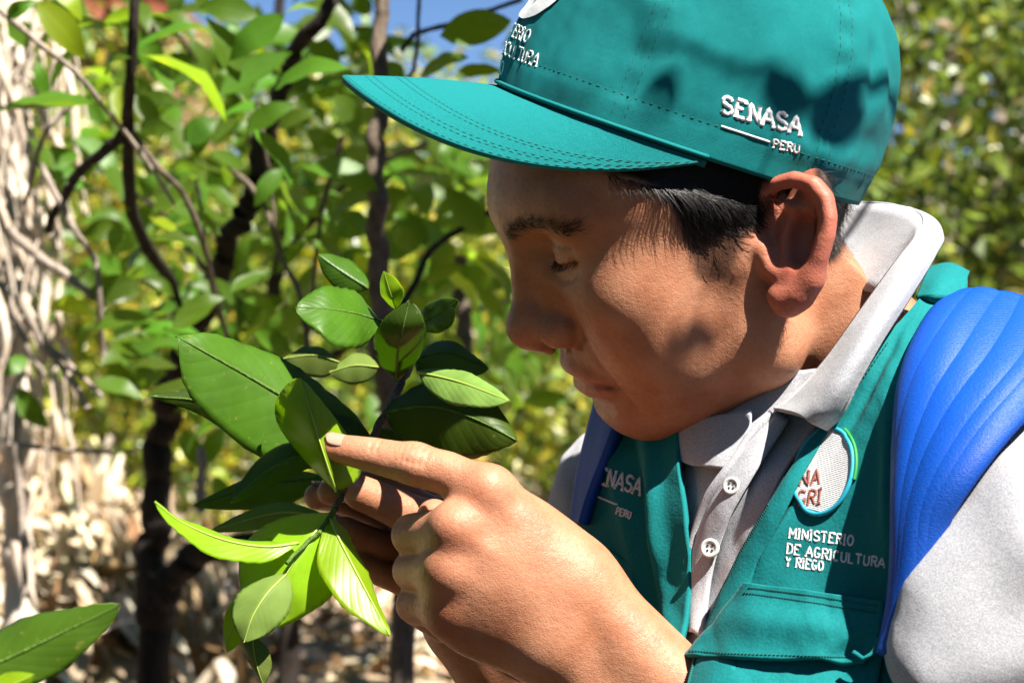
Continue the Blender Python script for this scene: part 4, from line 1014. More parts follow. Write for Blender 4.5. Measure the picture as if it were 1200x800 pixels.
# open placket, lit edge and buttons
panel('placket', [(905, 482), (866, 528), (832, 585), (810, 640), (803, 690), (806, 740)], [(925, 492), (890, 545), (858, 600), (838, 650), (828, 700), (826, 745)], 0.006, M['grey_knit'], shirt_e, 50, 10, wrinkle=0.0008, seed=5, prof=lambda t: 0.0022 * np.sin(t * np.pi))
b = MB(); ed = spl([(905, 484), (878, 512), (856, 545), (826, 590), (811, 635), (803, 690), (806, 730)], 60)
b.tube(chest(ed, 0.0080), 0.0021 + 0.0004 * np.sin(np.arange(60) * 0.31), 8); b.build('placket_edge', M['grey_knit'], shirt_e)
def button(u, v, r, off):
    c = chest([(u, v)], off)[0]; n = nrm(np.array([-0.35, -0.9, 0.15])); a1 = nrm(np.cross(n, [0, 0, 1])); a2 = np.cross(n, a1); t = np.arange(28) / 28 * 6.283
    prof = [(0, .35), (.55, .35), (.62, .75), (.82, 1.0), (.97, .6), (1, 0), (.9, -.5), (0, -.5)]
    G = np.array([[c + r * p * (math.cos(x) * a1 + math.sin(x) * a2) + n * h * 0.0011 for x in t] for p, h in prof]); b = MB(); b.grid(G, False, True); o = b.build('button', M['button'], shirt_e)
    for sx, sy in ((1, 1), (-1, 1), (1, -1), (-1, -1)):
        q = c + r * 0.24 * (sx * a1 + sy * a2) + n * 0.00055; b = MB(); b.tube([q - n * .0004, q + n * 0.0001], r * 0.13, 10); b.build('button_hole', M['hole'], o)
button(832, 642, 0.0046, 0.0105); button(857, 569, 0.0042, 0.0095)
# collar: fold line, outer leaf, inner stand
Tf = [(985, 240, 1.125), (1012, 237, 1.085), (1050, 240, 1.045), (1078, 252, 1.012), (1078, 272, .990), (1050, 308, .974), (1008, 366, .966), (962, 430, .968), (928, 466, .976), (908, 480, .985)]
Eo = [(985, 262, 1.135), (1014, 258, 1.10), (1060, 262, 1.065), (1102, 275, 1.025), (1094, 300, .988), (1066, 347, .962), (1030, 404, .948), (1002, 455, .944), (986, 486, .947), (969, 503, .952)]
Mo = [((a[0] * .5 + c[0] * .5) + 4, (a[1] + c[1]) / 2 - 2, min(a[2], c[2]) - 0.004) for a, c in zip(Tf, Eo)]
Bi = [(935, 300, 1.105), (958, 314, 1.066), (985, 332, 1.034), (1012, 340, 1.012), (1032, 344, 1.002), (1032, 342, .990), (994, 396, .984), (955, 446, .984), (925, 482, .988), (905, 496, .990)]
collar = cgrid('collar', [Tf, Mo, Eo], M['grey_knit'], shirt_e, 90, 16, 0.0022, 0.001)
cgrid('collar_stand', [Tf, [((a[0] + c[0]) / 2, (a[1] + c[1]) / 2, max(a[2], c[2]) ) for a, c in zip(Tf, Bi)], Bi], M['grey_knit'], collar, 90, 8, 0.0018)
b = MB()                                                                            # knitted ribs across the leaf
TT, MM_, EE = spl(PA(Tf), 260), spl(PA(Mo), 260), spl(PA(Eo), 260)
for i in range(60, 258):
    c = spl(np.stack([TT[i], MM_[i], EE[i]]), 7); b.tube((c + np.array([-0.0004, -0.0018, 0.0006]))[1:], 0.00034, 5, caps=False)
b.build('collar_rib', M['grey_knit'], collar)
panel('collar', [(786, 500), (784, 520), (790, 536), (812, 546)], [(880, 480), (878, 500), (872, 525), (858, 550)], 0.0085, M['grey_knit'], shirt_e, 24, 24, wrinkle=0.0010, seed=9, prof=lambda t: 0.0015 * np.sin(t * np.pi))
# sleeves
def cloth_sdf_mesh(name, f, lo, hi, h, mt, parent, wr_, ws, seed, label=None):
    v, q = polygonize(f, lo, hi, h); v = relax(v, q, 2, 0.5); n = vert_normals(v, q)
    v = v + n * (wr_ * 1000 * vnoise(v / 1000 * np.array([1, 1, 0.6]), ws, seed, 3))[:, None]
    return obj(name, v / 1000, q, mt, parent)
def sl_near(p):
    d = sd_cone(p, SHN + np.array([-20, 6, -10]), SHN * 0.45 + ELN * 0.55 + np.array([2, 0, 0]), 62, 67)
    c = sd_ell(p, SHN * 0.36 + ELN * 0.64 + np.array([-10, -6, -40]), (70, 80, 62)); d = ssub(d, c, 8)
    for a, b_, r in ((P(1200, 560, .885), P(1085, 690, .890), 5), (P(1210, 660, .875), P(1070, 760, .89), 4), (P(1215, 770, .875), P(1100, 800, .88), 4)):
        d = smin(d, sd_cone(p, a * 1000, b_ * 1000, r, r), 40)
    return d
cloth_sdf_mesh('sleeve', sl_near, (SHN - 120) * np.array([1, 1, 1]) - np.array([60, 20, 260]), SHN + np.array([120, 130, 130]), 3.0, M['grey_knit'], shirt_e, 0.0045, 9, 21)
def sl_far(p): return sd_cone(p, SHF + np.array([0, 0, 10]), SHF * 0.5 + ELF * 0.5, 50, 54)
slo = np.minimum(SHF, SHF * .5 + ELF * .5) - 80; shi = np.maximum(SHF, SHF * .5 + ELF * .5) + 80
cloth_sdf_mesh('sleeve', sl_far, slo, shi, 4.0, M['grey_knit'], shirt_e, 0.004, 14, 22)

# vest
vl = [(1088, 338), (1040, 392), (985, 470), (938, 530), (898, 592), (862, 655), (832, 725), (800, 850)]
vr = [(1135, 318), (1100, 370), (1085, 430), (1075, 500), (1072, 580), (1072, 660), (1070, 740), (1062, 850)]
vest = panel('vest', vl, vr, 0.012, M['teal'], person, 110, 60, 0.0022, 0.0016, 20, 31,
    fold=folds(bump2((1005, 430), (-.5, .86), 60, 7, 0.004), bump2((1022, 450), (-.45, .9), 70, 6, -0.003), bump2((905, 640), (-.5, .86), 60, 5, 0.003), bump2((893, 640), (-.5, .86), 60, 4, -0.003), bump2((1040, 560), (0, 1), 80, 8, 0.003)))
tag(vest, 'teal cotton work vest with embroidered patches and flap pocket')
vsurf = lambda off: (lambda xy: chest(xy, 0.012 + off))
vbv = BVHTree.FromPolygons([v.co.copy() for v in vest.data.vertices], [tuple(p_.vertices) for p_ in vest.data.polygons])
vray = on_bvh(vbv, 0.0003)
def vlift(l): return on_bvh(vbv, l)
pr_ = [(1075, 500)]
panel('front_band', [(952, 510), (912, 570), (872, 636), (842, 700), (812, 770), (796, 840)], [(985, 482), (948, 545), (915, 610), (884, 668), (868, 730), (858, 850)], 0.0155, M['teal'], vest, 60, 12, 0.0018, 0.001, 24, 33, prof=lambda t: 0.0015 * np.sin(t * np.pi))
# zip teeth along the edge
b = MB(); zz = spl([(900, 590), (866, 648), (838, 712), (812, 775), (800, 830)], 90); zp = chest(zz + np.array([3, 2]), 0.0145)
for i in range(0, 90): b.tube([zp[i], zp[i] + np.array([-.0016, -.0008, 0])], 0.00075, 5)
b.build('zip', M['teal_dark'], vest)
flap = panel('pocket_flap', [(872, 682), (852, 706), (826, 738), (800, 768)], [(1036, 704), (1034, 726), (1028, 748), (1012, 776)], 0.0195, M['teal'], vest, 40, 50, 0.0026, 0.0018, 26, 41,
    fold=folds(bump2((930, 735), (1, .1), 70, 22, 0.004), bump2((1000, 760), (.8, -.5), 30, 8, -0.003)), prof=lambda t: 0.0015 * np.sin(t * np.pi))
panel('pocket', [(868, 690), (848, 740), (822, 800), (806, 850)], [(1038, 706), (1034, 760), (1026, 810), (1016, 850)], 0.0155, M['teal'], vest, 40, 40, 0.002, 0.002, 24, 43)
fbv = BVHTree.FromPolygons([v.co.copy() for v in flap.data.vertices], [tuple(p_.vertices) for p_ in flap.data.polygons]); fray = on_bvh(fbv, 0.0002)
def stitches(name, path, ray, n, mt, parent, r=0.00032, duty=0.62):
    b = MB(); p = spl(path, n * 3 + 1)
    for i in range(n):
        q = ray([p[i * 3], p[i * 3] * (1 - duty / 2) + p[min(i * 3 + 3, len(p) - 1)] * duty / 2, p[i * 3] * (1 - duty) + p[min(i * 3 + 3, len(p) - 1)] * duty])
        if not np.isnan(q).any(): b.tube(q, r, 5)
    if b.n: b.build(name, mt, parent)
stitches('flap_stitching', [(878, 688), (950, 697), (1030, 710)], fray, 46, M['teal_dark'], flap)
stitches('flap_stitching', [(872, 694), (950, 705), (1028, 718)], fray, 46, M['teal_dark'], flap)
stitches('flap_stitching', [(808, 762), (870, 766), (950, 768), (1008, 770)], fray, 52, M['teal_dark'], flap)
stitches('vest_stitching', [(1040, 402), (985, 482), (940, 543), (902, 602), (868, 664), (840, 728)], vray, 90, M['teal_dark'], vest)
b = MB(); b.tube(chest([(1000, 764), (1012, 772), (1024, 764), (1030, 748)], 0.026), 0.0012, 8); b.build('pull_loop', M['teal'], flap)
# embroidered patch on the chest
def vdisc(xy, lift): return vlift(lift)(xy)
tilt = np.array([[0.97, -0.26], [0.26, 0.97]])
def vell(cx, cy, rx, ry, r0, r1, lift, nr):
    r_ = np.linspace(r0, r1, nr); pts = np.array([np.array([cx, cy]) + tilt @ np.array([rx * r * math.cos(t), ry * r * math.sin(t)]) for r in r_ for t in th48]); return vlift(lift)(pts).reshape(nr, 48, 3)
th48 = np.arange(48) / 48 * 6.283
G = vell(967, 553, 33, 51, 0.001, 1.0, 0.0014, 12)
if not np.isnan(G).any():
    b = MB(); b.grid(G, False, True); patch = b.build('round_patch', M['white_thread'], vest)
    q = vell(967, 553, 33, 51, 1.0, 1.03, 0.0014, 2)[0]; q = np.vstack([q, q[:1]]); b = MB(); b.tube(q, 0.0011, 8, caps=False); b.build('patch_border', M['cyan_thread'], patch)
    q = vell(967, 553, 33, 51, 1.09, 1.1, 0.0008, 2)[0]; b = MB(); b.tube(np.vstack([q[38:], q[:1]]), 0.0009, 8, caps=False); b.build('patch_border', M['green_thread'], patch)
    b = MB()
    for k in np.linspace(-0.9, 0.9, 44):      # satin rows
        w_ = math.sqrt(1 - k * k) * 0.97; pts = np.array([np.array([967, 553]) + tilt @ np.array([33 * x * w_ + 0, 51 * k]) for x in np.linspace(-1, 1, 9)]); b.tube(vlift(0.0013)(pts), 0.00042, 5, caps=False)
    b.build('satin_rows', M['white_thread'], patch)
    pl = vlift(0.0014)
    stitch_text('patch_lettering', 'NA', pl, (938, 571), nrm(np.array([1, -.12])), nrm(np.array([.12, -1])), 17, 0.00075, M['red_thread'], patch, width=24)
    stitch_text('patch_lettering', 'GRI', pl, (934, 594), nrm(np.array([1, -.10])), nrm(np.array([.12, -1])), 17, 0.00075, M['red_thread'], patch, width=30)
for txt, o, e, sz, w in (('MINISTERIO', (924, 630), (76, 9), 11.5, 77), ('DE AGRICULTURA', (921, 648), (115, 17), 11.5, 117), ('Y RIEGO', (920, 663), (46, 6), 11.0, 45)):
    stitch_text('vest_lettering', txt, vlift(-0.0002), o, nrm(np.array(e, float)), nrm(np.array([.10, -1])), sz, 0.00058, M['white_thread'], vest, width=w)
# far half of the vest
vf = panel('vest_front', [(705, 440), (688, 500), (676, 560), (672, 620), (690, 700), (720, 840)], [(792, 490), (798, 560), (806, 630), (808, 700), (800, 760), (792, 850)], 0.012, M['teal'], vest, 70, 44, 0.0022, 0.002, 18, 51,
    fold=folds(bump2((770, 600), (.1, 1), 120, 9, 0.005), bump2((750, 590), (.15, 1), 120, 7, -0.004), bump2((728, 580), (.2, 1), 120, 8, 0.003)))
vfb = BVHTree.FromPolygons([v.co.copy() for v in vf.data.vertices], [tuple(p_.vertices) for p_ in vf.data.polygons]); vfr = on_bvh(vfb, 0.0003)
stitch_text('vest_lettering', 'SENASA', vfr, (691, 563), nrm(np.array([50., 14.])), nrm(np.array([.22, -1])), 19, 0.0008, M['white_thread'], vf, width=62, serif=True)
stitch_text('vest_lettering', 'PERU', vfr, (722, 602), nrm(np.array([18., 6.])), nrm(np.array([.2, -1])), 8, 0.0005, M['white_thread'], vf, width=18)
b = MB(); b.tube(vfr([(692 + t * 32, 578 + t * 13) for t in np.linspace(0, 1, 10)]), 0.0006, 6); b.build('vest_lettering', M['white_thread'], vf)
panel('pocket_flap', [(672, 618), (676, 640), (684, 662)], [(740, 662), (745, 690), (742, 712)], 0.0165, M['teal'], vf, 20, 30, 0.0022, 0.001, 20, 53)
# back yoke of the vest behind the collar, and its back
cgrid('vest_back', [[(1085, 318, 1.035), (1112, 312, 1.03), (1135, 322, 1.02)], [(1084, 330, 1.0), (1104, 330, .99), (1132, 330, 1.0)], [(1075, 352, .982), (1098, 350, .975), (1130, 352, .985)]], M['teal'], vest, 20, 20, 0.004)
def vest_body(p):
    d = sd_cone(p, TC + np.array([45, 30, -30]), PEL + np.array([10, 10, 40]), 118, 138)
    return d
cloth_sdf_mesh('vest_body', vest_body, np.array([-60, 900, 780]), np.array([640, 1480, 1480]), 6.0, M['teal'], vest, 0.003, 10, 61)
# trousers and boots (below the frame)
def trou(p):
    d = sd_cone(p, PEL + np.array([0, 0, -20]), PEL + np.array([0, 0, 30]), 140, 136)
    for sx, fx, fy in ((-60, 230, 1000), (70, 420, 1180)):
        d = smin(d, sd_cone(p, PEL + np.array([sx * .5, -sx, -30]), np.array([fx, fy + 20, 470.0]), 96, 70), 30)
        d = smin(d, sd_cone(p, np.array([fx, fy + 20, 470.0]), np.array([fx + 10, fy + 60, 90.0]), 70, 58), 20)
    return d
cloth_sdf_mesh('trousers', trou, (80, 780, 20), (620, 1400, 1060), 8.0, M['denim'], person, 0.004, 8, 71)
for fx, fy in ((230, 1000), (420, 1180)):
    def bt(p): return np.maximum(smin(sd_cone(p, (fx + 10, fy + 60, 120), (fx + 10, fy + 60, 50), 52, 48), sd_cone(p, (fx + 20, fy + 70, 40), (fx - 130, fy - 20, 34), 46, 38), 20), 4 - p[:, 2])
    v, q = polygonize(bt, (fx - 220, fy - 110, -10), (fx + 100, fy + 140, 190), 6.0); obj('boot', v / 1000, q, M['boot'], person)

# ---------------------------------------------------------------- backpack
bl = mat('blue_nylon', (0.004, 0.085, 0.52), 0.5); kk = NT(bl); o_ = kk.coords('Object')
wv = kk.n('TexWave'); wv.inputs['Scale'].default_value = 420; wv.bands_direction = 'Z'; wv.inputs['Distortion'].default_value = 1.0; kk.l(o_, wv.inputs['Vector'])
nz = kk.noise(o_, 900, 2); kk.l(kk.mix((0.0012, 0.052, 0.36), (0.0025, 0.085, 0.48), nz), kk.b.inputs['Base Color'])
kk.l(kk.bump(wv.outputs['Fac'], 0.25, 0.0006, kk.bump(nz, 0.3, 0.0008)), kk.b.inputs['Normal']); kk.b.inputs['Specular IOR Level'].default_value = 0.35
M['blue'] = bl; M['blue_thread'] = mat('blue_thread', (0.02, 0.05, 0.30), 0.6)
pack = empty('backpack', (0.42, 1.20, 0.95), 'blue padded backpack worn over the teal vest, strap over the near shoulder', 'backpack')
sl_ = [(1128, 352), (1106, 366), (1082, 404), (1066, 450), (1060, 510), (1060, 580), (1062, 650), (1058, 712), (1046, 770)]
sr_ = [(1245, 376), (1238, 414), (1216, 452), (1168, 505), (1125, 560), (1094, 608), (1078, 660), (1066, 712), (1052, 770)]
def puff(t):
    e = np.array([0.0, 0.13, 0.34, 0.56, 0.78, 0.90, 1.0]); h = np.zeros_like(t)
    for a, b_ in zip(e[:-1], e[1:]):
        m = (t >= a) & (t <= b_); x = (t - a) / (b_ - a); h[m] = (np.sin(x[m] * np.pi) ** 0.30) * (0.0019 if b_ - a > 0.15 else 0.0012)
    return h - 0.004 * (np.abs(t - .5) * 2) ** 6
strap = panel('shoulder_strap', sl_, sr_, 0.021, M['blue'], pack, 90, 110, 0.007, 0.0005, 12, 81, prof=puff)
sbv = BVHTree.FromPolygons([v.co.copy() for v in strap.data.vertices], [tuple(p_.vertices) for p_ in strap.data.polygons]); sray = on_bvh(sbv, 0.0001)
SA, SB = spl(sl_, 200), spl(sr_, 200)
for e in (0.13, 0.34, 0.56, 0.78):
    stitches('strap_stitching', SA * (1 - e) + SB * e, sray, 110, M['blue_thread'], strap, 0.0003)
b = MB()                                                                            # ribbed webbing along the edge
for i in range(6, 190):
    for f in (0.0,):
        q = sray([SA[i] * (1 - x) + SB[i] * x for x in (0.012, 0.06, 0.118)])
        if not np.isnan(q).any(): b.tube(q, 0.0006, 5, caps=False)
b.build('strap_webbing', M['blue'], strap)
panel('shoulder_strap', [(728, 470), (708, 530), (692, 570), (678, 612)], [(696, 470), (684, 520), (676, 560), (668, 612)], 0.031, M['blue'], pack, 30, 14, 0.006, 0.001, 16, 82)
def bag(p):
    c = np.array([455, 1235, 1240.0], np.float32); ax = nrm(np.array([0.80, 0.55, 0.22])); up = nrm(np.array([-0.25, -0.05, 0.97]) - ax * (np.array([-0.25, -0.05, 0.97]) @ ax)); sd = np.cross(up, ax)
    q = (p - c) @ np.stack([ax, sd, up], 1).astype(np.float32); r = 45; e = np.abs(q) - (np.array([75, 135, 200]) - r)
    return np.linalg.norm(np.maximum(e, 0), axis=1) + np.minimum(e.max(1), 0) - r
bb = cloth_sdf_mesh('bag_body', bag, (200, 980, 960), (700, 1500, 1500), 7.0, M['blue'], pack, 0.003, 9, 91)

head_bvh = BVHTree.FromPolygons([tuple(x) for x in hw], [tuple(int(i) for i in f) for f in hq[(hn[hq[:, 0]] @ HR.T)[:, 1] < 0.2]])
hand_ray = on_bvh(head_bvh, 0.0)
# ================================================================== CITRUS
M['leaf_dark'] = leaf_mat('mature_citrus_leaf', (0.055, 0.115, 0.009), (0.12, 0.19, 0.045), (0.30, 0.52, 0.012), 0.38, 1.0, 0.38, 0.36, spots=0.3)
M['leaf_young'] = leaf_mat('young_citrus_leaf', (0.26, 0.40, 0.012), (0.32, 0.42, 0.05), (0.62, 0.85, 0.02), 0.38, 1.0, 0.45, 0.46, spots=0.4)
M['leaf_pale'] = leaf_mat('pale_leaf_underside', (0.20, 0.30, 0.06), (0.20, 0.30, 0.06), (0.25, 0.45, 0.03), 0.6, 0.7, 0.2, 0.30)
M['leaf_mid'] = leaf_mat('citrus_leaf', (0.070, 0.155, 0.009), (0.13, 0.20, 0.06), (0.22, 0.42, 0.010), 0.42, 0.9, 0.35, 0.34, spots=0.35)
M['midrib'] = mat('pale_midrib', (0.34, 0.45, 0.07), 0.5)
M['stem'] = bark_mat('green_stem', (0.07, 0.14, 0.02), (0.13, 0.22, 0.04), 200, 0.3)

def wprof(t): return np.sin(np.pi * np.clip(t, 0, 1) ** 0.86) ** 0.80 * (1 - 0.18 * t)
def blade(mid, Lv, Rv, nt=26, ns=7, cup=0.10, wave=0.02, seed=0, edge=0.012):
    """leaf blade through midrib points mid (k,3) with lateral half-width vectors."""
    m = spl(mid, nt); t = np.linspace(0, 1, nt); w = wprof(t); Lv, Rv = np.asarray(Lv, float), np.asarray(Rv, float)
    T = nrm(np.gradient(m, axis=0)); T0 = nrm(m[-1] - m[0]); ph = seed * 1.7
    s = np.linspace(-1, 1, 2 * ns + 1); G = np.zeros((nt, len(s), 3)); U = np.zeros((nt, len(s), 2))
    nref = nrm(np.cross(Rv - Lv, T0)); wd = np.linalg.norm(Rv) + np.linalg.norm(Lv)
    nref = nref * (1 if nref[1] < 0 else -1)
    for j, q in enumerate(s):
        lat = Lv if q < 0 else Rv; a = abs(q)
        wv = wave * wd * a * np.sin(t * 17 + ph + (2.1 if q < 0 else 0)) + edge * wd * (a > 0.99) * np.sin(t * 70 + ph)
        G[:, j] = m + (w * a)[:, None] * lat - (w * cup * wd * a * a)[:, None] * nref + wv[:, None] * nref + (a * w * 0.10)[:, None] * T * wd * 0.5
        U[:, j, 0] = t; U[:, j, 1] = q * 0.5 + 0.5
    return G, U
def leaf_obj(name, mid, Lv, Rv, mt, parent, seed=0, px=True, **kw):
    G, U = blade(mid, Lv, Rv, seed=seed, **kw); a, b = G.shape[:2]; V = G.reshape(-1, 3); F = grid_faces(a, b)
    n = np.cross(V[F[len(F) // 2, 2]] - V[F[len(F) // 2, 0]], V[F[len(F) // 2, 3]] - V[F[len(F) // 2, 1]])
    if n[1] > 0: F = F[:, ::-1]
    o = solid(obj(name, V, F, mt, parent, uv=U.reshape(-1, 2)), 0.00035, 0)
    mb = MB(); m = spl(mid, 30); q = m + np.array([0, -0.0003, 0]); ln = np.linalg.norm(m[-1] - m[0]); mb.tube(q, np.linspace(0.010, 0.002, 30) * ln + 0.0001, 6); mb.build('midrib', M['midrib'] if mt in (M['leaf_young'], M['leaf_pale']) else M['stem'], o)
    return o
def pl(mid, Lq, Rq, mt, parent, seed, **kw):
    """midrib as (u, v, d) points; Lq, Rq: (u, v, d) of the left and right edges beside the middle of the midrib."""
    mp = PA(mid); c = spl(mp, 41)[20]; return leaf_obj('leaf', mp, (PA([Lq])[0] - c), (PA([Rq])[0] - c), mt, parent, seed, **kw)

tree = empty('citrus_tree', tuple(P(470, 900, 1.9)[:2]) + (float(terrain(np.array([P(470, 900, 1.9)[0]]), np.array([1.9]))[0]),), 'young citrus tree whose leafy shoot the person holds and inspects', 'citrus tree')
gz = float(terrain(np.array([-0.09]), np.array([1.85]))[0])
tp = PA([(474, 780, 1.85), (466, 600, 1.85), (452, 440, 1.82), (444, 310, 1.80), (441, 230, 1.78), (443, 150, 1.78), (446, 60, 1.78), (450, -60, 1.8), (446, -200, 1.85)])
tp = np.vstack([[(tp[0][0], 1.85, gz - 0.03)], tp])
limb('trunk', tp, 0.012, 0.0050, M['twig'], tree, 90, 12, 0.12, 1, True)
# main shoot running to the hand
limb('shoot', [(449, 420, 1.81), (470, 415, 1.5), (480, 418, 1.22), (474, 440, 1.08), (452, 485, 1.05), (425, 530, 1.035), (404, 570, 1.02), (393, 596, 1.005)], 0.0030, 0.0015, M['twig'], tree, 70, 9, 0.1, 4)
limb('petiole', [(393, 596, 1.005), (388, 604, 1.0), (372, 625, .992)], 0.0016, 0.0010, M['stem'], tree, 12, 7, 0.05, 5)
limb('petiole', [(372, 625, .992), (355, 640, .986), (335, 660, .975)], 0.0012, 0.0009, M['stem'], tree, 12, 7, 0.05, 6)
Y_, D_, P_, Mi = M['leaf_young'], M['leaf_dark'], M['leaf_pale'], M['leaf_mid']
# lower shoot
pl([(350, 636, .985), (310, 640, .978), (262, 632, .968), (214, 612, .958), (181, 588, .950)], (262, 624, .988), (258, 655, .962), Y_, tree, 1, cup=0.02)
pl([(390, 600, 1.003), (362, 632, .990), (332, 678, .982), (300, 738, .980)], (280, 636, 1.000), (392, 700, .992), Y_, tree, 2, cup=0.04)
pl([(336, 672, .972), (314, 694, .962), (296, 722, .957), (286, 752, .956)], (272, 700, .966), (334, 728, .962), P_, tree, 3, cup=0.05)
pl([(296, 746, .972), (298, 766, .970), (303, 786, .970), (309, 802, .972)], (284, 762, .975), (318, 772, .972), P_, tree, 4)
pl([(300, 690, .995), (284, 712, .998), (272, 738, 1.0), (266, 764, 1.0)], (264, 716, 1.0), (296, 738, 1.002), Y_, tree, 5)
pl([(385, 604, 1.0), (398, 632, .990), (424, 682, .978), (457, 744, .968)], (382, 690, .972), (424, 650, .998), Y_, tree, 6, cup=0.03)
# the leaf under the fingertip
pl([(394, 576, .985), (386, 552, .978), (372, 508, .976), (352, 443, .985)], (318, 486, 1.005), (424, 536, 1.006), Y_, tree, 7, cup=0.05)
pl([(386, 528, 1.005), (345, 535, 1.002), (306, 556, .998), (268, 590, .992)], (316, 524, 1.006), (330, 564, 1.0), Mi, tree, 8)
pl([(446, 534, 1.03), (410, 512, 1.03), (375, 505, 1.03), (345, 516, 1.03)], (398, 482, 1.035), (392, 545, 1.03), Mi, tree, 9)
# big leaf to the left
pl([(432, 520, 1.045), (372, 488, 1.03), (300, 446, 1.018), (240, 412, 1.005), (207, 394, 1.0)], (336, 414, 1.035), (280, 522, 1.005), Mi, tree, 10, cup=0.08)
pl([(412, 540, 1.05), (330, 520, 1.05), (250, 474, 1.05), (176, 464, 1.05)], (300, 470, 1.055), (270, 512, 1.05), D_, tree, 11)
# upper cluster
pl([(446, 376, .990), (420, 368, .965), (385, 362, .950), (346, 360, .945)], (398, 328, .965), (406, 406, .940), Mi, tree, 12, cup=0.08)
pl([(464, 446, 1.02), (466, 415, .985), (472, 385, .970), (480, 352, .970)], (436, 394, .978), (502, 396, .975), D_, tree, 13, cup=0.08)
pl([(464, 362, .985), (458, 345, .975), (450, 318, .970)], (444, 344, .98), (472, 338, .975), Y_, tree, 14)
pl([(486, 382, .985), (510, 370, .970), (537, 352, .955)], (504, 350, .97), (520, 388, .96), Mi, tree, 15)
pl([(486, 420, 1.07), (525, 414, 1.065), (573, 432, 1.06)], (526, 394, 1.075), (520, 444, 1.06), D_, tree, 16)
pl([(490, 436, 1.01), (540, 448, .985), (598, 470, .965)], (548, 432, .99), (534, 474, .975), P_, tree, 17)
pl([(452, 482, 1.035), (505, 476, 1.020), (555, 490, 1.010), (606, 516, 1.005)], (540, 432, 1.03), (512, 538, 1.015), Mi, tree, 18, cup=0.12)
pl([(398, 424, 1.16), (368, 416, 1.16), (332, 420, 1.16)], (366, 402, 1.17), (366, 442, 1.16), P_, tree, 19)
pl([(444, 430, 1.16), (415, 428, 1.16), (386, 436, 1.16)], (416, 410, 1.17), (414, 450, 1.16), P_, tree, 20)
pl([(432, 338, 1.14), (400, 318, 1.14), (372, 298, 1.14)], (412, 302, 1.15), (390, 334, 1.14), D_, tree, 21)
pl([(440, 500, 1.06), (470, 520, 1.06), (500, 560, 1.06)], (455, 545, 1.07), (490, 520, 1.06), D_, tree, 22)
pl([(395, 610, 1.10), (330, 600, 1.10), (245, 622, 1.10)], (320, 588, 1.10), (320, 622, 1.10), P_, tree, 23)
pl([(380, 560, 1.12), (310, 568, 1.12), (226, 592, 1.12)], (310, 552, 1.12), (310, 598, 1.12), D_, tree, 24)
for a, b in (((474, 430, 1.08), (464, 446, 1.03)), ((474, 430, 1.08), (446, 376, .990)), ((470, 440, 1.07), (464, 362, .985)), ((474, 430, 1.08), (486, 382, .985)), ((460, 470, 1.055), (452, 482, 1.035)), ((425, 530, 1.035), (432, 520, 1.045)), ((404, 570, 1.02), (394, 576, .985)), ((478, 400, 1.12), (490, 436, 1.05))):
    limb('petiole', [a, ((a[0] + b[0]) / 2 + 3, (a[1] + b[1]) / 2, (a[2] + b[2]) / 2), b], 0.0014, 0.0011, M['stem'], tree, 8, 6, 0.05, 7)

# ---- leaves of the trees behind: six shared blades, copied
def proto_leaf(seed, ln=1.0, wd=0.46):
    r = np.random.default_rng(seed); bend = r.uniform(-0.12, 0.22); mid = np.array([(0, 0, 0), (0.33 * ln, 0, bend * 0.5), (0.66 * ln, 0, bend * 0.6), (ln, 0, r.uniform(-0.25, 0.1))]); f = r.uniform(0.02, 0.16)
    G, U = blade(mid, np.array([0, wd * .5, f]), np.array([0, -wd * .5, f]), nt=9, ns=1, cup=0.0, wave=0.03, seed=seed, edge=0); a, b = G.shape[:2]
    return mesh_np('leaf', G.reshape(-1, 3), grid_faces(a, b)[:, ::-1], True, U.reshape(-1, 2))
PROTO = {k_: [] for k_ in ('leaf_mid', 'leaf_dark', 'leaf_young')}
for k_ in PROTO:
    for s_ in range(4):
        me = proto_leaf(100 + s_); me.materials.append(M[k_]); PROTO[k_].append(me)
def put_leaf(base, tip, roll, parent, kind, wf=1.0):
    base, tip = np.asarray(base), np.asarray(tip); x = tip - base; ln = np.linalg.norm(x); x = x / ln
    z = nrm(np.asarray(roll, float) - x * (np.asarray(roll) @ x)); y = np.cross(z, x)
    o = bpy.data.objects.new('leaf', PROTO[kind][rng.integers(4)]); COL.objects.link(o)
    Mx = Matrix(((x[0] * ln, y[0] * ln * wf, z[0] * ln, base[0]), (x[1] * ln, y[1] * ln * wf, z[1] * ln, base[1]), (x[2] * ln, y[2] * ln * wf, z[2] * ln, base[2]), (0, 0, 0, 1)))
    o.parent = parent; o.matrix_parent_inverse = Matrix.Translation(-parent.location); o.matrix_local = Mx if False else Mx
    o.matrix_basis = Mx
    return o
def lf(u0, v0, u1, v1, w, d, kind, parent, dd=0.0):
    """a leaf from base (u0,v0) to tip (u1,v1), about w pixels wide as seen, d metres away."""
    cu, cv = (u0 + u1) / 2, (v0 + v1) / 2; g_ = 1.12; w = w * 1.15
    a, b = P(cu + (u0 - cu) * g_, cv + (v0 - cv) * g_, d), P(cu + (u1 - cu) * g_, cv + (v1 - cv) * g_, d + dd); ln = np.linalg.norm(b - a); app = w * d / FPX; full = 0.46 * ln
    c = np.clip(app / full, 0.15, 1.0); x = nrm(b - a); up = nrm(np.cross(x, np.array([0, -1.0, 0]))); up *= np.sign(up[2] + 1e-6)
    view = np.array([0, -1.0, 0]); roll = view * c + up * math.sqrt(1 - c * c); return put_leaf(a, b, roll, parent, kind, max(1.0, app / full))
tree2 = empty('citrus_tree', tuple(P(190, 900, 2.2)[:2]) + (float(terrain(np.array([-0.36]), np.array([2.2]))[0]),), 'dark stemmed citrus tree with forked trunk standing left of the hands', 'citrus tree')
g2 = float(terrain(np.array([-0.38]), np.array([2.25]))[0])
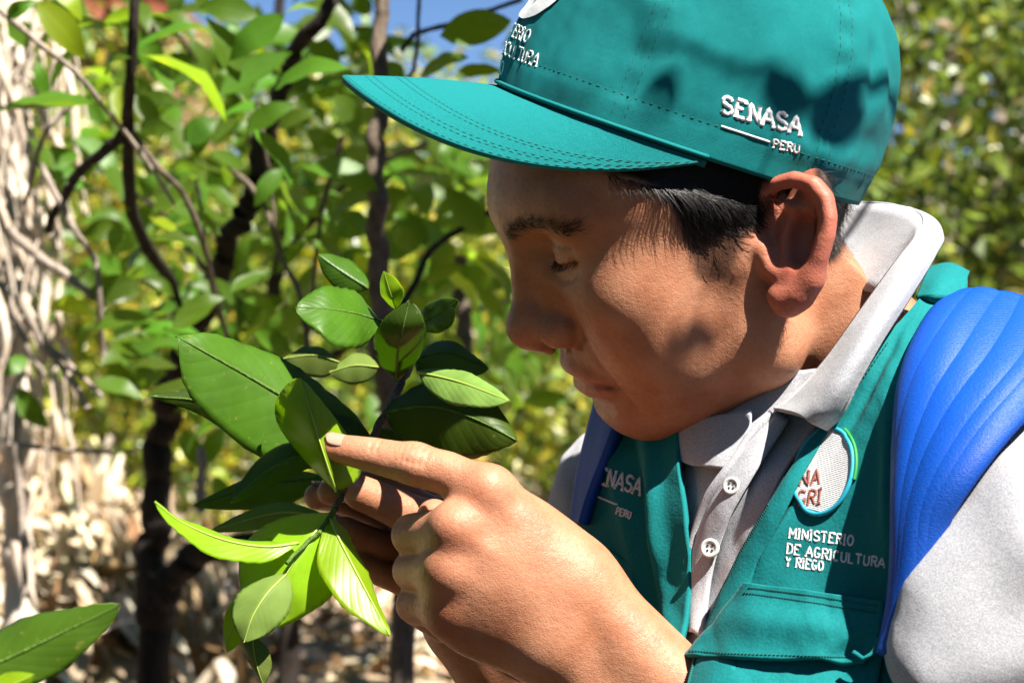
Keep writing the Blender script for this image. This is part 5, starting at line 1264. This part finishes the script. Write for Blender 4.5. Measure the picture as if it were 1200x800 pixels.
t2 = PA([(180, 800, 2.25), (182, 720, 2.25), (178, 650, 2.25), (184, 570, 2.24), (194, 490, 2.22), (215, 420, 2.15), (245, 350, 2.1), (265, 300, 2.05), (288, 240, 2.0), (300, 200, 1.98), (330, 92, 1.95), (372, 28, 1.9), (410, -60, 1.9)])
limb('trunk', np.vstack([[(t2[0][0], 2.25, g2 - .03)], t2]), 0.020, 0.0055, M['dark_bark'], tree2, 120, 12, 0.12, 11, True)
limb('branch', [(184, 712, 2.24), (200, 680, 2.22), (228, 652, 2.2), (262, 642, 2.18), (330, 630, 2.2), (430, 600, 2.3), (560, 560, 2.5)], 0.017, 0.008, M['dark_bark'], tree2, 50, 11, 0.15, 12)
BR = [([(215, 420, 2.15), (205, 345, 2.1), (180, 300, 2.0), (152, 240, 1.9), (150, 150, 1.8), (151, 110, 1.75), (156, 60, 1.72), (160, -40, 1.7)], .007, .004, 'dark_bark'),
 ([(152, 150, 1.8), (128, 172, 1.82), (104, 192, 1.85), (78, 222, 1.9), (55, 270, 1.95)], .0055, .004, 'dark_bark'),
 ([(152, 150, 1.8), (185, 196, 1.8), (215, 228, 1.82), (238, 285, 1.85), (250, 340, 1.9), (268, 400, 1.95), (290, 470, 2.0)], .0028, .0024, 'twig'),
 ([(265, 190, 1.9), (308, 238, 1.9), (330, 300, 1.88), (350, 345, 1.86), (364, 420, 1.85)], .003, .0022, 'twig'),
 ([(402, 160, 1.8), (376, 250, 1.82), (368, 330, 1.84), (358, 420, 1.86)], .0022, .002, 'twig'),
 ([(300, 120, 1.85), (312, 180, 1.86), (318, 230, 1.88), (330, 300, 1.88)], .002, .0018, 'twig'),
 ([(580, 245, 1.9), (545, 266, 1.88), (505, 294, 1.86), (482, 340, 1.84), (446, 400, 1.82)], .0028, .003, 'dark_bark'),
 ([(230, 210, 1.9), (238, 260, 1.9), (242, 320, 1.9)], .0018, .0015, 'dark_bark'),
 ([(470, 60, 1.9), (488, 40, 1.9), (540, 25, 1.85), (610, 0, 1.8)], .0026, .002, 'dark_bark'),
 ([(446, 130, 1.78), (478, 95, 1.8), (488, 60, 1.82), (492, -20, 1.85)], .002, .0018, 'twig'),
 ([(540, 300, 2.4), (540, 360, 2.4), (548, 430, 2.4), (540, 520, 2.45), (530, 640, 2.5)], .009, .010, 'twig')]
for i, (p_, a, b, m_) in enumerate(BR): limb('branch', p_, a, b, M[m_], tree2, 36, 8, 0.15, 20 + i)
dry = empty('dry_shrub', tuple(P(60, 520, 2.0)), 'leafless dry grey shrub with long twigs by the dead trunk', 'shrub')
for i, (p_, a, b) in enumerate([([(-20, -5, 1.7), (10, 20, 1.7), (45, 50, 1.7), (92, 88, 1.72), (125, 130, 1.75), (160, 172, 1.78), (205, 240, 1.8)], .003, .0016),
 ([(88, 120, 1.9), (70, 135, 1.9), (56, 150, 1.9), (46, 176, 1.92), (30, 240, 1.95)], .0032, .0022), ([(48, 192, 1.9), (68, 232, 1.9), (88, 272, 1.9), (110, 302, 1.92), (116, 345, 1.92), (122, 420, 1.95)], .0034, .0028),
 ([(10, 268, 2.0), (36, 292, 2.0), (62, 312, 1.98), (92, 334, 1.96), (124, 356, 1.95)], .0055, .0036), ([(20, 345, 2.0), (50, 400, 2.0), (80, 440, 2.0), (104, 478, 2.0)], .0045, .003),
 ([(50, 400, 2.0), (80, 425, 2.0), (120, 465, 2.0)], .003, .002), ([(25, 460, 2.1), (18, 520, 2.1), (26, 590, 2.1), (30, 700, 2.1)], .0045, .004), ([(10, 520, 2.1), (70, 526, 2.1), (130, 530, 2.1)], .0028, .002),
 ([(0, 330, 2.1), (22, 380, 2.1), (50, 440, 2.1)], .004, .003), ([(236, 525, 1.9), (236, 560, 1.9), (235, 600, 1.9)], .004, .004)]):
    limb('twig', p_, a, b, M['pale_twig'], dry, 24, 7, 0.25, 50 + i)
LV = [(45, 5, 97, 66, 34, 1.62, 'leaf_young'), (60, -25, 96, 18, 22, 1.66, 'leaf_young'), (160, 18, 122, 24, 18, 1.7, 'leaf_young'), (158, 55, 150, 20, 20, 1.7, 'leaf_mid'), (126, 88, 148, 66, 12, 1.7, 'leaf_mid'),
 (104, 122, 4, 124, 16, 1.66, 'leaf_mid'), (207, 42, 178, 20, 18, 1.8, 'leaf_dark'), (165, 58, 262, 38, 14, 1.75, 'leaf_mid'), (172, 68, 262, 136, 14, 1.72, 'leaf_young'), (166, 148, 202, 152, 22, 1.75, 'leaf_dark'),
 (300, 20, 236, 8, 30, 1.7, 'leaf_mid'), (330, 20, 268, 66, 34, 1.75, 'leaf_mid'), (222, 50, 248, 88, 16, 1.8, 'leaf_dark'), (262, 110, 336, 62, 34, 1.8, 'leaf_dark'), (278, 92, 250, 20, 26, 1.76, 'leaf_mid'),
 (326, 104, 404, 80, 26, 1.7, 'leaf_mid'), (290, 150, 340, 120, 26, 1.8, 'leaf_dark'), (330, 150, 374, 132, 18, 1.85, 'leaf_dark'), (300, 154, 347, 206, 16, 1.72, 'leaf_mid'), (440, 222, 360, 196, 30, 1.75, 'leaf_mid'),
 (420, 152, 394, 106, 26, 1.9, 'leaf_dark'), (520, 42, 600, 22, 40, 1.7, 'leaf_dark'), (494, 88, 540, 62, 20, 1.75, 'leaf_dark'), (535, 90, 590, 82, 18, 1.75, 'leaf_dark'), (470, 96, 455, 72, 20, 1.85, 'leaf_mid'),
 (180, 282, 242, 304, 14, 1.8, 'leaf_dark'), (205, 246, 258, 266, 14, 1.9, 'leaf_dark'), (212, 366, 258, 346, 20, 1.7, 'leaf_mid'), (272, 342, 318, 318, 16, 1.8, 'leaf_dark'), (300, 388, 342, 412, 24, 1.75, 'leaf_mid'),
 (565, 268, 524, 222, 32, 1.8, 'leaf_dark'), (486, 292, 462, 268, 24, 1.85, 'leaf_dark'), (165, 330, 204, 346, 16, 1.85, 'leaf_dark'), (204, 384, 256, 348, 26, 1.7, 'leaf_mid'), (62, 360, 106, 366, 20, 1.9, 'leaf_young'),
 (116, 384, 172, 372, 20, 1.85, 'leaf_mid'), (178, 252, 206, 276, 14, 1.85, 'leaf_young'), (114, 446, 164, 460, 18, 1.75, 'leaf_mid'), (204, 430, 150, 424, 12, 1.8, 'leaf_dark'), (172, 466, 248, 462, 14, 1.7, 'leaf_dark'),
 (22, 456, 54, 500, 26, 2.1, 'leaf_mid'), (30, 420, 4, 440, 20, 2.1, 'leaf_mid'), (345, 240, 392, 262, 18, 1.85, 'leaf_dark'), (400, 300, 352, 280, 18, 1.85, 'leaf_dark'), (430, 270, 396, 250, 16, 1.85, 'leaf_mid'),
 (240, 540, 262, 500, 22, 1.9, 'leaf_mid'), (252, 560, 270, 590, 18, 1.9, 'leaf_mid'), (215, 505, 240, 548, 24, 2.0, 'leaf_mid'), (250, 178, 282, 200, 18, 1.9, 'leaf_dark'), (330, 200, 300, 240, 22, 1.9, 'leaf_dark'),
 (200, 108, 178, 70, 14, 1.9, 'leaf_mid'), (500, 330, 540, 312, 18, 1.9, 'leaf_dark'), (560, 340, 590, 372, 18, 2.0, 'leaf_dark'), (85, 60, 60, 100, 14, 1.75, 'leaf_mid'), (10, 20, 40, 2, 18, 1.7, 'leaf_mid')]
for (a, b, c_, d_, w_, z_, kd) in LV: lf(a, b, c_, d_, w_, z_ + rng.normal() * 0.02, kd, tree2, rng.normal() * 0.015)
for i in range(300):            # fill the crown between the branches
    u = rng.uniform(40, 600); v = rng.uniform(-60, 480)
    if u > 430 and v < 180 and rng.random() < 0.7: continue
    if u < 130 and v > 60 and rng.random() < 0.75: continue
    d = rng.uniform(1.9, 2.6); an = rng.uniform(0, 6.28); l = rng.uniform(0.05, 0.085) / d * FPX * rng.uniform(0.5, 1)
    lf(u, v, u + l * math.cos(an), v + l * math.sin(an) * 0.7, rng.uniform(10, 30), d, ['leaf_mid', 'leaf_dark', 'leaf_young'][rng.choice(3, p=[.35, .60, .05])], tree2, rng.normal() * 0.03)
# blurred leaf close to the camera at the lower left
nl = empty('citrus_sprig', tuple(P(-60, 900, 0.80)), 'blurred bright green leaf poking into the lower left corner', 'leaf sprig')
pl([(-70, 800, .80), (0, 775, .80), (75, 740, .80), (142, 708, .80)], (10, 722, .815), (60, 790, .795), M['leaf_mid'], nl, 31)
pl([(-60, 850, .79), (-10, 815, .79), (40, 790, .79)], (-20, 790, .80), (10, 830, .79), M['leaf_young'], nl, 32)
limb('twig', [(-120, 860, .82), (-90, 825, .81), (-68, 800, .80)], 0.0018, 0.0012, M['stem'], nl, 12, 7, 0.05, 33)
# pale twig and undergrowth seen between hand and chest

tree3 = empty('citrus_tree', tuple(P(330, 900, 2.9)[:2]) + (float(terrain(np.array([-0.31]), np.array([2.9]))[0]),), 'shaded citrus tree of dense dark leaves farther back behind the held shoot', 'citrus tree')
g3 = float(terrain(np.array([-0.31]), np.array([2.9]))[0]); t3 = PA([(336, 640, 2.9), (330, 520, 2.9), (318, 400, 2.88), (330, 280, 2.86), (322, 140, 2.85), (335, -80, 2.85)])
limb('trunk', np.vstack([[(t3[0][0], 2.9, g3 - .03)], t3]), 0.016, 0.006, M['dark_bark'], tree3, 70, 10, 0.12, 71, True)
for i, p_ in enumerate([[(318, 400, 2.88), (250, 330, 2.8), (190, 250, 2.7), (120, 200, 2.7)], [(330, 300, 2.86), (400, 220, 2.8), (470, 180, 2.75), (560, 150, 2.7)], [(325, 460, 2.9), (420, 400, 2.8), (520, 370, 2.75), (610, 350, 2.7)], [(322, 200, 2.85), (260, 120, 2.8), (210, 40, 2.75)]]):
    limb('branch', p_, .007, .003, M['dark_bark'], tree3, 30, 8, 0.15, 80 + i)
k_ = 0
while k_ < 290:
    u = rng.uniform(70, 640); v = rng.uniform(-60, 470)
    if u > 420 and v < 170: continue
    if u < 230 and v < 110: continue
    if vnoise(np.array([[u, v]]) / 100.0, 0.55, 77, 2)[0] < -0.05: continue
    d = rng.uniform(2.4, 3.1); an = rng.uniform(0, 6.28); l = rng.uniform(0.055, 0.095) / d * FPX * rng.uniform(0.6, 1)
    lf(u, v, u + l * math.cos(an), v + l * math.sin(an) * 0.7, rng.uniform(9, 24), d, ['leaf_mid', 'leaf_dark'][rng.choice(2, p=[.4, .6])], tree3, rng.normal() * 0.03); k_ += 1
# unseen branch added above the frame so its leaves dapple cap and cheek
ob = empty('dapple_branch', tuple(P(900, 120, 0.96) + SUN * 0.42), 'unseen leafy citrus branch added overhead to dapple the cap and cheek', 'branch')
def over(u, v, d, t): return P(u, v, d) + SUN * t
OV = [((752, 108), (792, 132), .52, 0), ((890, 106), (950, 136), .52, 0), ((945, 128), (1012, 150), .56, 0), ((806, 376), (850, 396), .62, 1), ((772, 404), (812, 424), .65, 1)]
for (a, b, t, w_) in OV:
    q_ = (hand_ray if w_ else capray)([a, b])
    if np.isnan(q_).any(): continue
    put_leaf(q_[0] + SUN * t, q_[1] + SUN * t, SUN + rng.normal(size=3) * 0.15, ob, 'leaf_mid', 0.8)
bp_ = np.array([over(660, 100, .99, .58), over(742, 112, .965, .55), over(830, 105, .955, .56), over(900, 100, .955, .55), over(985, 100, .965, .54), over(1120, 60, 1.05, .60), over(1300, -100, 1.3, .8)])
limb('twig', bp_, 0.0007, 0.003, M['twig'], ob, 60, 7, 0.1, 90, True)
limb('twig', np.array([over(900, 100, .955, .55), over(860, 240, .98, .58), over(808, 380, .985, .62), over(770, 410, .985, .65)]), 0.0008, 0.0006, M['twig'], ob, 30, 6, 0.1, 91, True)

# the crowns of the two trees behind go on above the frame and shade what hangs below
cr = np.random.default_rng(41); n_ = 1300
u_ = cr.uniform(380, 800, n_); d_ = cr.uniform(1.45, 3.2, n_); v_ = cr.uniform(-300, -60, n_); c_ = PA(np.stack([u_, v_, d_], 1)) + np.array([0.12, -0.05, 0])
keep = vnoise(c_, 1.6, 12, 2) > -0.15; c_ = c_[keep]; n_ = len(c_)
leaf_cloud('crown', c_, nrm(cr.normal(size=(n_, 3)) * 0.6 + np.array([0.1, -0.2, 1])), cr.uniform(0.06, 0.10, n_), cr.uniform(0.03, 0.045, n_), palette(n_, [(0.05, 0.10, 0.01), (0.08, 0.15, 0.012), (0.03, 0.07, 0.008)], [1, 1, 1], cr), M['far_leaf'], parent=tree2, seed=10)
for t_ in (tree, tree2, tree3): t_['group'] = 'citrus trees behind the hands'
